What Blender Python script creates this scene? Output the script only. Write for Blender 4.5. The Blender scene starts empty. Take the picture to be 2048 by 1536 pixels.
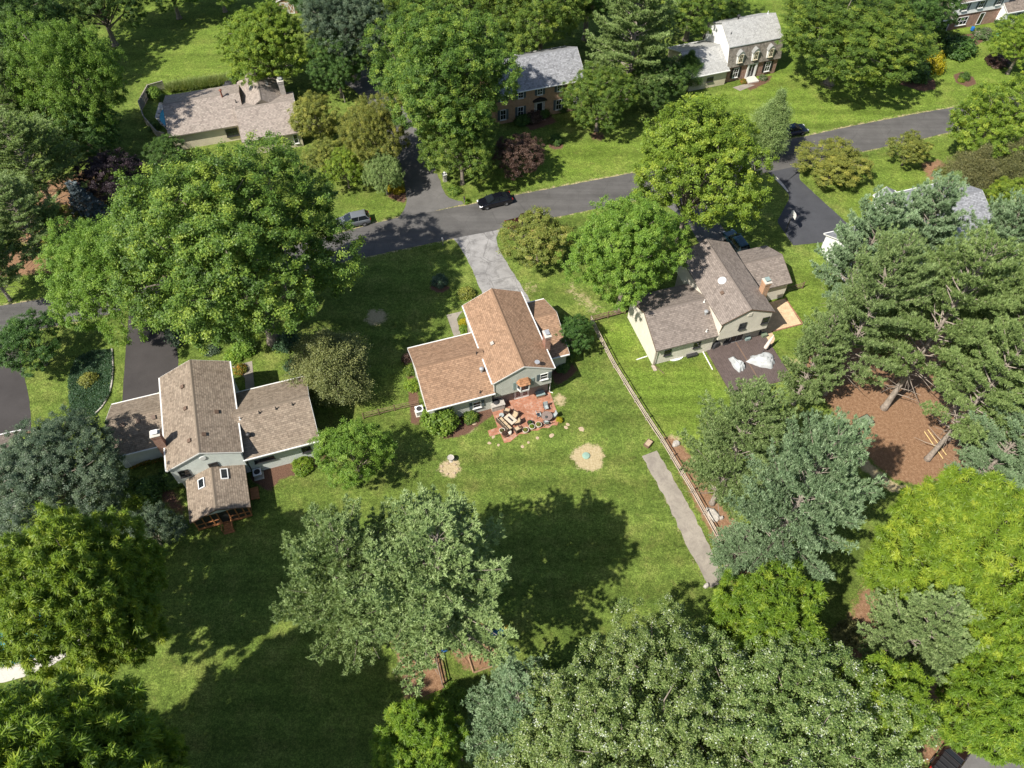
import bpy, bmesh, math, random
import numpy as np
from mathutils import Vector, Matrix, Euler

# ------------------------------------------------------------------ camera, sky, sun, exposure
scene = bpy.context.scene
CAM_H, CAM_PITCH, CAM_F, CAM_ROLL = 75.0, math.radians(54.12), 1575.0, math.radians(0.52)
cam_data = bpy.data.cameras.new("camera")
cam_data.sensor_width = 36.0
cam_data.lens = 36.0 * CAM_F / 2048.0
cam_data.clip_start = 1.0
cam_data.clip_end = 6000.0
cam = bpy.data.objects.new("camera", cam_data)
cam.matrix_world = Matrix.Translation((0, 0, CAM_H)) @ Matrix.Rotation(math.pi / 2 - CAM_PITCH, 4, 'X') @ Matrix.Rotation(CAM_ROLL, 4, 'Z')
scene.collection.objects.link(cam)
scene.camera = cam

SHADOW_AZ, SUN_EL = math.radians(38.8), math.radians(50.2)     # direction shadows fall, height of the sun
sun_from = Vector((-math.cos(SHADOW_AZ) * math.cos(SUN_EL), -math.sin(SHADOW_AZ) * math.cos(SUN_EL), math.sin(SUN_EL)))
world = bpy.data.worlds.new("World")
scene.world = world
world.use_nodes = True
wn = world.node_tree
wn.nodes.clear()
sky = wn.nodes.new("ShaderNodeTexSky")
sky.sky_type = 'NISHITA'
sky.sun_disc = False
sky.sun_elevation = SUN_EL
sky.sun_rotation = math.atan2(sun_from.x, sun_from.y)
sky.air_density = 1.0
sky.dust_density = 1.2
bg = wn.nodes.new("ShaderNodeBackground")
bg.inputs[1].default_value = 0.088
wo = wn.nodes.new("ShaderNodeOutputWorld")
wn.links.new(sky.outputs[0], bg.inputs[0])
wn.links.new(bg.outputs[0], wo.inputs[0])
sun_data = bpy.data.lights.new("sun", 'SUN')
sun_data.energy = 4.8
sun_data.angle = math.radians(0.53)
sun_data.color = (1.0, 0.945, 0.85)
sun = bpy.data.objects.new("sun", sun_data)
sun.rotation_euler = (-sun_from).to_track_quat('-Z', 'Y').to_euler()
sun.location = (-60, -40, 120)
scene.collection.objects.link(sun)
scene.view_settings.view_transform = 'Standard'
scene.view_settings.look = 'None'
scene.view_settings.exposure = 0.68
scene.view_settings.gamma = 1.0
scene.view_settings.use_curve_mapping = False
scene.cycles.max_bounces = 4
scene.cycles.diffuse_bounces = 2
scene.cycles.transmission_bounces = 2
scene.cycles.glossy_bounces = 2
scene.cycles.use_denoising = True

# ------------------------------------------------------------------ helpers
C = scene.collection
AX = 0.316                                   # the street's axis against world X
def G(px, py, z=0.0):                        # a point of the surveyed photograph -> ground position
    u, v = px - 1024.0, py - 768.0
    c, s = math.cos(CAM_ROLL), math.sin(CAM_ROLL)
    u, v = c * u + s * v, -s * u + c * v
    sp, cp = math.sin(CAM_PITCH), math.cos(CAM_PITCH)
    d = (u / CAM_F, cp - v / CAM_F * sp, -sp - v / CAM_F * cp)
    t = (z - CAM_H) / d[2]
    return Vector((t * d[0], t * d[1], z))

class MB:
    """collects faces and links them as one mesh object"""
    def __init__(s): s.v, s.f, s.uv = [], [], []
    def add(s, pts, uv=None):
        i = len(s.v)
        s.v += [tuple(p) for p in pts]
        s.f.append(tuple(range(i, i + len(pts))))
        s.uv.append(uv)
    def addi(s, verts, faces):
        i = len(s.v)
        s.v += [tuple(p) for p in verts]
        for f in faces:
            s.f.append(tuple(i + k for k in f)); s.uv.append(None)
        return s
    def box(s, c, size, rz=0.0, rx=0.0, ry=0.0):
        hx, hy, hz = size[0] / 2, size[1] / 2, size[2] / 2
        R = Euler((rx, ry, rz)).to_matrix()
        P = [Vector(c) + R @ Vector((x, y, z)) for z in (-hz, hz) for y in (-hy, hy) for x in (-hx, hx)]
        return s.addi(P, [(0, 2, 3, 1), (4, 5, 7, 6), (0, 1, 5, 4), (1, 3, 7, 5), (3, 2, 6, 7), (2, 0, 4, 6)])
    def boxz(s, x0, x1, y0, y1, z0, z1):
        return s.box(((x0 + x1) / 2, (y0 + y1) / 2, (z0 + z1) / 2), (x1 - x0, y1 - y0, z1 - z0))
    def prism(s, poly, z0, z1):
        n = len(poly)
        P = [(p[0], p[1], z0) for p in poly] + [(p[0], p[1], z1) for p in poly]
        F = [tuple(range(n - 1, -1, -1)), tuple(range(n, 2 * n))] + [(i, (i + 1) % n, n + (i + 1) % n, n + i) for i in range(n)]
        return s.addi(P, F)
    def extrude(s, sec, a, b, fn):
        """cross-section sec (list of 2D) extruded from a to b; fn(t,p2d)->3D"""
        n = len(sec)
        P = [fn(a, p) for p in sec] + [fn(b, p) for p in sec]
        F = [tuple(range(n - 1, -1, -1)), tuple(range(n, 2 * n))] + [(i, (i + 1) % n, n + (i + 1) % n, n + i) for i in range(n)]
        return s.addi(P, F)
    def tube(s, pts, radii, n=8, cap=True):
        pts = [Vector(p) for p in pts]
        i0 = len(s.v)
        m = len(pts)
        for k, p in enumerate(pts):
            d = (pts[min(k + 1, m - 1)] - pts[max(k - 1, 0)])
            d = d.normalized() if d.length > 1e-9 else Vector((0, 0, 1))
            a = d.orthogonal().normalized() if abs(d.z) > 0.95 else d.cross(Vector((0, 0, 1))).normalized()
            if abs(d.z) > 0.95: a = (Vector((1, 0, 0)) - d * d.x).normalized()
            b = d.cross(a)
            r = radii[k] if hasattr(radii, '__len__') else radii
            for j in range(n):
                t = 2 * math.pi * j / n
                s.v.append(tuple(p + a * (r * math.cos(t)) + b * (r * math.sin(t))))
        for k in range(m - 1):
            for j in range(n):
                s.f.append((i0 + k * n + j, i0 + k * n + (j + 1) % n, i0 + (k + 1) * n + (j + 1) % n, i0 + (k + 1) * n + j)); s.uv.append(None)
        if cap:
            s.f.append(tuple(i0 + j for j in range(n - 1, -1, -1))); s.uv.append(None)
            s.f.append(tuple(i0 + (m - 1) * n + j for j in range(n))); s.uv.append(None)
        return s
    def lathe(s, prof, n=16, c=(0, 0, 0), sx=1.0, sy=1.0):
        i0 = len(s.v); m = len(prof)
        for r, z in prof:
            for j in range(n):
                t = 2 * math.pi * j / n
                s.v.append((c[0] + r * sx * math.cos(t), c[1] + r * sy * math.sin(t), c[2] + z))
        for k in range(m - 1):
            for j in range(n):
                s.f.append((i0 + k * n + j, i0 + k * n + (j + 1) % n, i0 + (k + 1) * n + (j + 1) % n, i0 + (k + 1) * n + j)); s.uv.append(None)
        s.f.append(tuple(i0 + j for j in range(n - 1, -1, -1))); s.uv.append(None)
        s.f.append(tuple(i0 + (m - 1) * n + j for j in range(n))); s.uv.append(None)
        return s
    def mesh(s, name, m, smooth=False):
        me = bpy.data.meshes.new(name)
        me.from_pydata(s.v, [], s.f)
        if any(u is not None for u in s.uv):
            l = me.uv_layers.new(name="UVMap")
            for p, u in zip(me.polygons, s.uv):
                if u is not None:
                    for li, w in zip(p.loop_indices, u): l.data[li].uv = w
        if smooth: me.polygons.foreach_set("use_smooth", [True] * len(me.polygons))
        if m is not None: me.materials.append(m)
        me.validate(); me.update()
        return me
    def build(s, name, m, parent=None, smooth=False, loc=None, rz=None, kind=None, bevel=0):
        o = bpy.data.objects.new(name, s.mesh(name, m, smooth))
        C.objects.link(o)
        if parent is not None: o.parent = parent
        if loc is not None: o.location = loc
        if rz is not None: o.rotation_euler = (0, 0, rz)
        if kind: o["kind"] = kind
        if bevel:
            b = o.modifiers.new("bevel", 'BEVEL'); b.width = bevel; b.segments = 2; b.limit_method = 'ANGLE'
        return o

def tag(o, label, cat, group=None):
    o["label"] = label; o["category"] = cat
    if group: o["group"] = group
    return o
def thing(name, label, cat, loc=(0, 0, 0), rz=0.0, group=None):
    o = bpy.data.objects.new(name, None)
    o.empty_display_size = 0.3
    C.objects.link(o); o.location = loc; o.rotation_euler = (0, 0, rz)
    return tag(o, label, cat, group)
def copy_tree(o, parent=None):
    c = o.copy(); C.objects.link(c)
    if parent is not None: c.parent = parent
    for ch in list(o.children):
        copy_tree(ch, c)
    return c

# ------------------------------------------------------------------ materials
def new_mat(name):
    m = bpy.data.materials.new(name); m.use_nodes = True
    nt = m.node_tree; nt.nodes.clear()
    out = nt.nodes.new("ShaderNodeOutputMaterial")
    return m, nt, out
def N(nt, t, **kw):
    n = nt.nodes.new(t)
    for k, v in kw.items():
        if k.startswith('i_'):
            key = k[2:].replace('_', ' ')
            n.inputs[key].default_value = v
        else: setattr(n, k, v)
    return n
def ramp(nt, stops, interp='LINEAR'):
    r = nt.nodes.new("ShaderNodeValToRGB")
    e = r.color_ramp.elements
    r.color_ramp.interpolation = interp
    while len(e) < len(stops): e.new(0.5)
    for k, (p, c) in enumerate(stops):
        e[k].position = p; e[k].color = (*c, 1)
    return r
def mixc(nt, a, b, fac, mode='MIX'):
    m = nt.nodes.new("ShaderNodeMix"); m.data_type = 'RGBA'; m.blend_type = mode
    for sock, v in ((m.inputs[6], a), (m.inputs[7], b), (m.inputs[0], fac)):
        if isinstance(v, (int, float)): sock.default_value = v
        elif isinstance(v, tuple): sock.default_value = (*v, 1)
        else: nt.links.new(v, sock)
    return m.outputs[2]
def math_n(nt, op, a, b=None, clamp=False):
    m = nt.nodes.new("ShaderNodeMath"); m.operation = op; m.use_clamp = clamp
    for s, v in ((m.inputs[0], a), (m.inputs[1], b)):
        if v is None: continue
        if isinstance(v, (int, float)): s.default_value = v
        else: nt.links.new(v, s)
    return m.outputs[0]
def noise(nt, vec, scale, detail=4.0, rough=0.55, dist=0.0):
    n = N(nt, "ShaderNodeTexNoise", i_Scale=scale, i_Detail=detail, i_Roughness=rough, i_Distortion=dist)
    if vec is not None: nt.links.new(vec, n.inputs["Vector"])
    return n.outputs[0]
def world_pos(nt):
    return nt.nodes.new("ShaderNodeNewGeometry").outputs["Position"]
def sc(c, k): return tuple(min(1.0, x * k) for x in c)

def plain(name, col, rough=0.7, var=0.12, scale=6.0, bump=0.0, metal=0.0, spec=0.4, coord='Object', bscale=None, clear=0.0):
    m, nt, out = new_mat(name)
    p = N(nt, "ShaderNodeBsdfPrincipled"); p.inputs["Roughness"].default_value = rough
    p.inputs["Metallic"].default_value = metal; p.inputs["Specular IOR Level"].default_value = spec
    p.inputs["Coat Weight"].default_value = clear; p.inputs["Coat Roughness"].default_value = 0.06
    tc = nt.nodes.new("ShaderNodeTexCoord").outputs[coord]
    n1 = noise(nt, tc, scale, 5.0, 0.6)
    r = ramp(nt, [(0.3, sc(col, 1 - var)), (0.7, sc(col, 1 + var))])
    nt.links.new(n1, r.inputs[0]); nt.links.new(r.outputs[0], p.inputs["Base Color"])
    if bump:
        b = N(nt, "ShaderNodeBump"); b.inputs["Strength"].default_value = bump; b.inputs["Distance"].default_value = 0.03
        nt.links.new(noise(nt, tc, bscale or scale * 4, 4.0), b.inputs["Height"]); nt.links.new(b.outputs[0], p.inputs["Normal"])
    nt.links.new(p.outputs[0], out.inputs[0])
    return m

def shingle(name, c1, c2, blotch, mott=0.5, row=0.22, tab=0.42, streak=0.0):
    """asphalt shingle roof: UV in metres, u along the eave, v up the slope"""
    m, nt, out = new_mat(name)
    p = N(nt, "ShaderNodeBsdfPrincipled"); p.inputs["Roughness"].default_value = 0.92; p.inputs["Specular IOR Level"].default_value = 0.15
    uv = nt.nodes.new("ShaderNodeTexCoord").outputs["UV"]
    br = N(nt, "ShaderNodeTexBrick", i_Scale=1.0, i_Mortar_Size=0.018, i_Mortar_Smooth=0.3, i_Bias=0.0, i_Brick_Width=tab, i_Row_Height=row)
    br.offset = 0.37; br.offset_frequency = 2; br.squash = 1.0
    br.inputs["Color1"].default_value = (*c1, 1); br.inputs["Color2"].default_value = (*c2, 1)
    br.inputs["Mortar"].default_value = (*sc(c1, 0.6), 1)
    nt.links.new(uv, br.inputs["Vector"])
    wn_ = N(nt, "ShaderNodeTexWhiteNoise", noise_dimensions='2D')
    # random shade for each tab
    sep = nt.nodes.new("ShaderNodeSeparateXYZ"); nt.links.new(uv, sep.inputs[0])
    rr = math_n(nt, 'FLOOR', math_n(nt, 'DIVIDE', sep.outputs[1], row))
    uu = math_n(nt, 'FLOOR', math_n(nt, 'ADD', math_n(nt, 'DIVIDE', sep.outputs[0], tab * 0.66), math_n(nt, 'MULTIPLY', rr, 0.37)))
    cmb = nt.nodes.new("ShaderNodeCombineXYZ"); nt.links.new(uu, cmb.inputs[0]); nt.links.new(rr, cmb.inputs[1])
    nt.links.new(cmb.outputs[0], wn_.inputs["Vector"])
    shade = ramp(nt, [(0.0, (1 - mott * .55,) * 3), (0.5, (1, 1, 1)), (1.0, (1 + mott * .35,) * 3)])
    nt.links.new(wn_.outputs[0], shade.inputs[0])
    col = mixc(nt, br.outputs[0], shade.outputs[0], 1.0, 'MULTIPLY')
    big = ramp(nt, [(0.35, (1, 1, 1)), (0.75, blotch)])
    nt.links.new(noise(nt, uv, 0.55, 5.0, 0.65), big.inputs[0])
    col = mixc(nt, col, big.outputs[0], 0.8, 'MULTIPLY')
    if streak:
        mp = N(nt, "ShaderNodeMapping"); mp.inputs["Scale"].default_value = (2.2, 0.22, 1)
        nt.links.new(uv, mp.inputs[0])
        st = ramp(nt, [(0.5, (1, 1, 1)), (0.72, (0.62, 0.6, 0.58))])
        nt.links.new(noise(nt, mp.outputs[0], 1.0, 4.0, 0.6), st.inputs[0])
        col = mixc(nt, col, st.outputs[0], streak, 'MULTIPLY')
    fine = ramp(nt, [(0.25, (0.86,) * 3), (0.75, (1.12,) * 3)])
    nt.links.new(noise(nt, uv, 14.0, 3.0), fine.inputs[0])
    col = mixc(nt, col, fine.outputs[0], 0.9, 'MULTIPLY')
    nt.links.new(col, p.inputs["Base Color"])
    fr = math_n(nt, 'FRACT', math_n(nt, 'DIVIDE', sep.outputs[1], row))
    hgt = math_n(nt, 'ADD', math_n(nt, 'MULTIPLY', fr, -0.7), br.outputs[1])
    b = N(nt, "ShaderNodeBump"); b.inputs["Strength"].default_value = 0.55; b.inputs["Distance"].default_value = 0.02; b.invert = True
    nt.links.new(hgt, b.inputs["Height"]); nt.links.new(b.outputs[0], p.inputs["Normal"])
    nt.links.new(p.outputs[0], out.inputs[0])
    return m

def siding(name, col, lap=0.2, rough=0.6, dirt=0.12):
    m, nt, out = new_mat(name)
    p = N(nt, "ShaderNodeBsdfPrincipled"); p.inputs["Roughness"].default_value = rough; p.inputs["Specular IOR Level"].default_value = 0.3
    ob = nt.nodes.new("ShaderNodeTexCoord").outputs["Object"]
    sep = nt.nodes.new("ShaderNodeSeparateXYZ"); nt.links.new(ob, sep.inputs[0])
    fr = math_n(nt, 'FRACT', math_n(nt, 'DIVIDE', sep.outputs[2], lap))
    line = ramp(nt, [(0.0, (0.72,) * 3), (0.14, (1, 1, 1)), (1.0, (1, 1, 1))]); nt.links.new(fr, line.inputs[0])
    n1 = ramp(nt, [(0.3, sc(col, 1 - dirt)), (0.7, sc(col, 1 + dirt * .6))]); nt.links.new(noise(nt, ob, 0.9, 6.0, 0.65), n1.inputs[0])
    nt.links.new(mixc(nt, n1.outputs[0], line.outputs[0], 1.0, 'MULTIPLY'), p.inputs["Base Color"])
    b = N(nt, "ShaderNodeBump"); b.inputs["Strength"].default_value = 0.6; b.inputs["Distance"].default_value = 0.03; b.invert = True
    nt.links.new(fr, b.inputs["Height"]); nt.links.new(b.outputs[0], p.inputs["Normal"])
    nt.links.new(p.outputs[0], out.inputs[0])
    return m

def brick(name, c1, c2, mortar, bw=0.24, rh=0.085, coord='Object', flat=False, scale=1.0, wear=None):
    m, nt, out = new_mat(name)
    p = N(nt, "ShaderNodeBsdfPrincipled"); p.inputs["Roughness"].default_value = 0.85; p.inputs["Specular IOR Level"].default_value = 0.2
    ob = nt.nodes.new("ShaderNodeTexCoord").outputs[coord]
    if flat: vec = ob
    else:
        sep = nt.nodes.new("ShaderNodeSeparateXYZ"); nt.links.new(ob, sep.inputs[0])
        cmb = nt.nodes.new("ShaderNodeCombineXYZ")
        nt.links.new(math_n(nt, 'ADD', sep.outputs[0], sep.outputs[1]), cmb.inputs[0]); nt.links.new(sep.outputs[2], cmb.inputs[1])
        vec = cmb.outputs[0]
    br = N(nt, "ShaderNodeTexBrick", i_Scale=scale, i_Mortar_Size=0.012, i_Brick_Width=bw, i_Row_Height=rh)
    br.inputs["Color1"].default_value = (*c1, 1); br.inputs["Color2"].default_value = (*c2, 1); br.inputs["Mortar"].default_value = (*mortar, 1)
    nt.links.new(vec, br.inputs["Vector"])
    v = ramp(nt, [(0.3, (0.72,) * 3), (0.7, (1.2,) * 3)]); nt.links.new(noise(nt, ob, 1.6, 6.0, 0.7), v.inputs[0])
    col = mixc(nt, br.outputs[0], v.outputs[0], 0.8, 'MULTIPLY')
    if wear:
        w = ramp(nt, [(0.50, (0, 0, 0)), (0.66, (1, 1, 1))]); nt.links.new(noise(nt, ob, 1.7, 6.0, 0.75), w.inputs[0])
        col = mixc(nt, col, wear, math_n(nt, 'MULTIPLY', w.outputs[0], 0.55))
    nt.links.new(col, p.inputs["Base Color"])
    b = N(nt, "ShaderNodeBump"); b.inputs["Strength"].default_value = 0.5; b.inputs["Distance"].default_value = 0.015; b.invert = True
    nt.links.new(br.outputs[1], b.inputs["Height"]); nt.links.new(b.outputs[0], p.inputs["Normal"])
    nt.links.new(p.outputs[0], out.inputs[0])
    return m

def paving(name, col, var=0.2, crack=0.0, patch=None, grain=40.0, rough=0.9, stain=None, stripe=0.0):
    m, nt, out = new_mat(name)
    p = N(nt, "ShaderNodeBsdfPrincipled"); p.inputs["Roughness"].default_value = rough; p.inputs["Specular IOR Level"].default_value = 0.25
    w = world_pos(nt)
    a = ramp(nt, [(0.3, sc(col, 1 - var)), (0.7, sc(col, 1 + var))]); nt.links.new(noise(nt, w, 0.35, 7.0, 0.65), a.inputs[0])
    g = ramp(nt, [(0.25, (0.8,) * 3), (0.75, (1.2,) * 3)]); nt.links.new(noise(nt, w, grain * 0.2, 5.0, 0.8), g.inputs[0])
    colr = mixc(nt, a.outputs[0], g.outputs[0], 0.8, 'MULTIPLY')
    if patch:
        t = ramp(nt, [(0.47, (0, 0, 0)), (0.62, (1, 1, 1))]); nt.links.new(noise(nt, w, 0.8, 7.0, 0.75, 0.6), t.inputs[0])
        colr = mixc(nt, colr, patch, math_n(nt, 'MULTIPLY', t.outputs[0], 0.75))
    if stripe:
        mp = N(nt, "ShaderNodeMapping"); mp.inputs["Rotation"].default_value = (0, 0, -AX); mp.inputs["Scale"].default_value = (0.02, 0.55, 1)
        nt.links.new(w, mp.inputs[0])
        t = ramp(nt, [(0.35, (1 - stripe,) * 3), (0.65, (1 + stripe,) * 3)]); nt.links.new(noise(nt, mp.outputs[0], 1.0, 4.0, 0.7), t.inputs[0])
        colr = mixc(nt, colr, t.outputs[0], 1.0, 'MULTIPLY')
    if crack:
        vo = N(nt, "ShaderNodeTexVoronoi", feature='DISTANCE_TO_EDGE', i_Scale=0.42)
        nt.links.new(mixc(nt, w, N(nt, "ShaderNodeTexNoise", i_Scale=1.2).outputs[1], 0.12), vo.inputs["Vector"])
        t = ramp(nt, [(0.0, (1, 1, 1)), (0.012, (0, 0, 0))]); nt.links.new(vo.outputs[0], t.inputs[0])
        colr = mixc(nt, colr, sc(col, 0.35), math_n(nt, 'MULTIPLY', t.outputs[0], crack))
    nt.links.new(colr, p.inputs["Base Color"])
    b = N(nt, "ShaderNodeBump"); b.inputs["Strength"].default_value = 0.3; b.inputs["Distance"].default_value = 0.02
    nt.links.new(noise(nt, w, grain, 3.0), b.inputs["Height"]); nt.links.new(b.outputs[0], p.inputs["Normal"])
    nt.links.new(p.outputs[0], out.inputs[0])
    return m

def foliage(name, dark, mid, light, trans=0.33, gloss=0.35, hue=0.02, val=0.18, pale=None, rough=0.5):
    """leaf material: face attribute lv picks the leaf's own colour, each tree shifts a little"""
    m, nt, out = new_mat(name)
    at = nt.nodes.new("ShaderNodeAttribute"); at.attribute_name = "lv"
    stops = [(0.0, dark), (0.5, mid), (0.86, light)]
    if pale: stops.append((1.0, pale))
    r = ramp(nt, stops); nt.links.new(at.outputs["Fac"], r.inputs[0])
    oi = nt.nodes.new("ShaderNodeObjectInfo")
    hs = nt.nodes.new("ShaderNodeHueSaturation")
    nt.links.new(math_n(nt, 'ADD', math_n(nt, 'MULTIPLY', oi.outputs["Random"], hue), 0.5 - hue / 2), hs.inputs["Hue"])
    v = math_n(nt, 'FRACT', math_n(nt, 'MULTIPLY', oi.outputs["Random"], 7.31))
    nt.links.new(math_n(nt, 'ADD', math_n(nt, 'MULTIPLY', v, val), 1 - val / 2), hs.inputs["Value"])
    nt.links.new(r.outputs[0], hs.inputs["Color"])
    p = N(nt, "ShaderNodeBsdfPrincipled"); p.inputs["Roughness"].default_value = rough; p.inputs["Specular IOR Level"].default_value = gloss
    nt.links.new(hs.outputs[0], p.inputs["Base Color"])
    t = nt.nodes.new("ShaderNodeBsdfTranslucent")
    nt.links.new(mixc(nt, hs.outputs[0], (1.25, 1.2, 0.5), 1.0, 'MULTIPLY'), t.inputs[0])
    mx = nt.nodes.new("ShaderNodeMixShader"); mx.inputs[0].default_value = trans
    nt.links.new(p.outputs[0], mx.inputs[1]); nt.links.new(t.outputs[0], mx.inputs[2]); nt.links.new(mx.outputs[0], out.inputs[0])
    return m

M = {}
M['roof_orange'] = shingle('roof_orange', (0.345, 0.222, 0.145), (0.30, 0.190, 0.122), (0.86, 0.83, 0.81), 0.4)
M['roof_tan'] = shingle('roof_tan', (0.30, 0.245, 0.19), (0.25, 0.20, 0.155), (0.76, 0.74, 0.73), 0.42, streak=0.5)
M['roof_brown'] = shingle('roof_brown', (0.265, 0.225, 0.198), (0.225, 0.190, 0.168), (0.84, 0.83, 0.83), 0.4)
M['roof_pink'] = shingle('roof_pink', (0.34, 0.295, 0.255), (0.29, 0.245, 0.215), (0.9, 0.88, 0.88), 0.42, row=0.26, tab=0.42)
M['roof_grey'] = shingle('roof_grey', (0.30, 0.305, 0.32), (0.25, 0.255, 0.27), (0.85, 0.85, 0.86), 0.5)
M['roof_pale'] = shingle('roof_pale', (0.42, 0.42, 0.405), (0.37, 0.37, 0.36), (0.85, 0.84, 0.82), 0.3)
M['roof_shake'] = shingle('roof_shake', (0.30, 0.27, 0.235), (0.225, 0.205, 0.18), (0.62, 0.58, 0.55), 0.5, streak=0.9)
M['roof_umber'] = shingle('roof_umber', (0.25, 0.205, 0.17), (0.20, 0.165, 0.14), (0.75, 0.75, 0.75), 0.5)
M['side_green'] = siding('side_green', (0.50, 0.51, 0.46))
M['side_pale'] = siding('side_pale', (0.60, 0.64, 0.60))
M['side_cream'] = siding('side_cream', (0.66, 0.62, 0.53))
M['side_white'] = siding('side_white', (0.78, 0.78, 0.77))
M['side_tan'] = siding('side_tan', (0.55, 0.49, 0.36))
M['lower_wall'] = plain('lower_wall', (0.30, 0.25, 0.22), 0.85, 0.15, 3.0)
M['lower_cream'] = plain('lower_cream', (0.40, 0.37, 0.31), 0.85, 0.12, 3.0)
M['trim'] = plain('trim', (0.68, 0.68, 0.66), 0.5, 0.05, 3.0)
M['trim_brown'] = plain('trim_brown', (0.13, 0.085, 0.06), 0.6, 0.15, 3.0)
M['glass'] = plain('glass', (0.012, 0.016, 0.02), 0.08, 0.1, 1.0, spec=0.7)
M['shutter'] = plain('shutter', (0.09, 0.115, 0.12), 0.6, 0.1, 4.0)
M['shutter_light'] = plain('shutter_light', (0.22, 0.29, 0.28), 0.6, 0.1, 4.0)
M['brick_red'] = brick('brick_red', (0.33, 0.14, 0.085), (0.25, 0.10, 0.06), (0.36, 0.31, 0.27))
M['brick_tan'] = brick('brick_tan', (0.50, 0.28, 0.15), (0.42, 0.22, 0.115), (0.42, 0.34, 0.27))
M['brick_patio'] = brick('brick_patio', (0.40, 0.175, 0.105), (0.32, 0.135, 0.08), (0.30, 0.20, 0.15), bw=0.42, rh=0.21, flat=True, wear=(0.46, 0.37, 0.31))
M['asphalt'] = paving('asphalt', (0.096, 0.092, 0.088), 0.2, stripe=0.16, crack=0.35)
M['asphalt_new'] = paving('asphalt_new', (0.052, 0.047, 0.046), 0.16)
M['asphalt_blue'] = paving('asphalt_blue', (0.058, 0.060, 0.067), 0.18)
M['drive_old'] = paving('drive_old', (0.27, 0.262, 0.255), 0.2, crack=0.9, patch=(0.14, 0.135, 0.13))
M['drive_grey'] = paving('drive_grey', (0.125, 0.12, 0.115), 0.2, crack=0.3)
M['concrete'] = paving('concrete', (0.28, 0.25, 0.21), 0.16, patch=(0.20, 0.175, 0.15))
M['concrete_pale'] = paving('concrete_pale', (0.50, 0.47, 0.42), 0.1)
M['tan_pavers'] = brick('tan_pavers', (0.60, 0.44, 0.27), (0.54, 0.39, 0.24), (0.45, 0.35, 0.25), bw=0.3, rh=0.3, flat=True)
M['deck_brown'] = plain('deck_brown', (0.098, 0.074, 0.068), 0.7, 0.2, 3.0, 0.2)
M['wood_cedar'] = plain('wood_cedar', (0.36, 0.155, 0.06), 0.7, 0.25, 4.0)
M['wood_grey'] = plain('wood_grey', (0.40, 0.33, 0.265), 0.85, 0.25, 5.0, 0.3)
M['wood_dark'] = plain('wood_dark', (0.17, 0.11, 0.075), 0.85, 0.3, 5.0, 0.3)
M['wood_brown'] = plain('wood_brown', (0.27, 0.17, 0.10), 0.8, 0.25, 5.0, 0.2)
M['wood_silver'] = plain('wood_silver', (0.30, 0.265, 0.225), 0.85, 0.25, 5.0, 0.3)
M['bark'] = plain('bark', (0.22, 0.185, 0.15), 0.95, 0.4, 3.0, 0.9, bscale=9.0)
M['bark_pine'] = plain('bark_pine', (0.30, 0.255, 0.215), 0.95, 0.4, 3.0, 0.9, bscale=9.0)
M['metal_grey'] = plain('metal_grey', (0.45, 0.46, 0.47), 0.4, 0.1, 3.0, metal=0.4)
M['metal_white'] = plain('metal_white', (0.75, 0.76, 0.76), 0.35, 0.05, 3.0)
M['metal_dark'] = plain('metal_dark', (0.05, 0.05, 0.052), 0.45, 0.15, 3.0, metal=0.3)
M['black'] = plain('black', (0.018, 0.018, 0.02), 0.6, 0.2, 6.0)
M['cover_black'] = plain('cover_black', (0.03, 0.03, 0.034), 0.75, 0.3, 5.0, 0.5)
M['rubber'] = plain('rubber', (0.02, 0.02, 0.021), 0.85, 0.2, 6.0)
M['tarp'] = plain('tarp', (0.40, 0.415, 0.42), 0.55, 0.12, 2.0, 0.9, bscale=2.5)
M['cushion'] = plain('cushion', (0.44, 0.34, 0.22), 0.9, 0.12, 5.0)
M['cushion_pale'] = plain('cushion_pale', (0.50, 0.42, 0.33), 0.8, 0.15, 5.0)
M['wicker'] = plain('wicker', (0.075, 0.052, 0.04), 0.8, 0.3, 30.0)
M['table_glass'] = plain('table_glass', (0.22, 0.17, 0.15), 0.12, 0.2, 4.0, spec=0.6)
M['sling'] = plain('sling', (0.33, 0.37, 0.37), 0.7, 0.12, 8.0)
M['stone_pale'] = plain('stone_pale', (0.40, 0.31, 0.21), 0.9, 0.2, 5.0, 0.5)
M['stone_grey'] = plain('stone_grey', (0.40, 0.37, 0.33), 0.9, 0.25, 4.0, 0.7)
M['pot_pale'] = plain('pot_pale', (0.60, 0.55, 0.46), 0.8, 0.12, 8.0)
M['pot_dark'] = plain('pot_dark', (0.05, 0.055, 0.055), 0.6, 0.2, 8.0)
M['pot_barrel'] = plain('pot_barrel', (0.22, 0.12, 0.08), 0.8, 0.25, 8.0)
M['soil'] = plain('soil', (0.05, 0.036, 0.025), 0.95, 0.4, 14.0, 0.7)
M['mulch'] = plain('mulch', (0.16, 0.085, 0.055), 0.95, 0.45, 9.0, 0.8)
M['blue_plastic'] = plain('blue_plastic', (0.02, 0.13, 0.42), 0.45, 0.1, 4.0)
M['blue_slide'] = plain('blue_slide', (0.03, 0.16, 0.27), 0.4, 0.12, 4.0)
M['yellow_plastic'] = plain('yellow_plastic', (0.62, 0.42, 0.05), 0.45, 0.12, 4.0)
M['teal_plastic'] = plain('teal_plastic', (0.02, 0.30, 0.28), 0.45, 0.1, 4.0)
M['red_plastic'] = plain('red_plastic', (0.45, 0.05, 0.03), 0.5, 0.15, 4.0)
M['green_mesh'] = plain('green_mesh', (0.16, 0.20, 0.13), 0.8, 0.2, 10.0)
M['green_cap'] = plain('green_cap', (0.24, 0.36, 0.29), 0.6, 0.12, 6.0)
M['pipe_white'] = plain('pipe_white', (0.74, 0.72, 0.68), 0.5, 0.08, 6.0)
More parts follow.
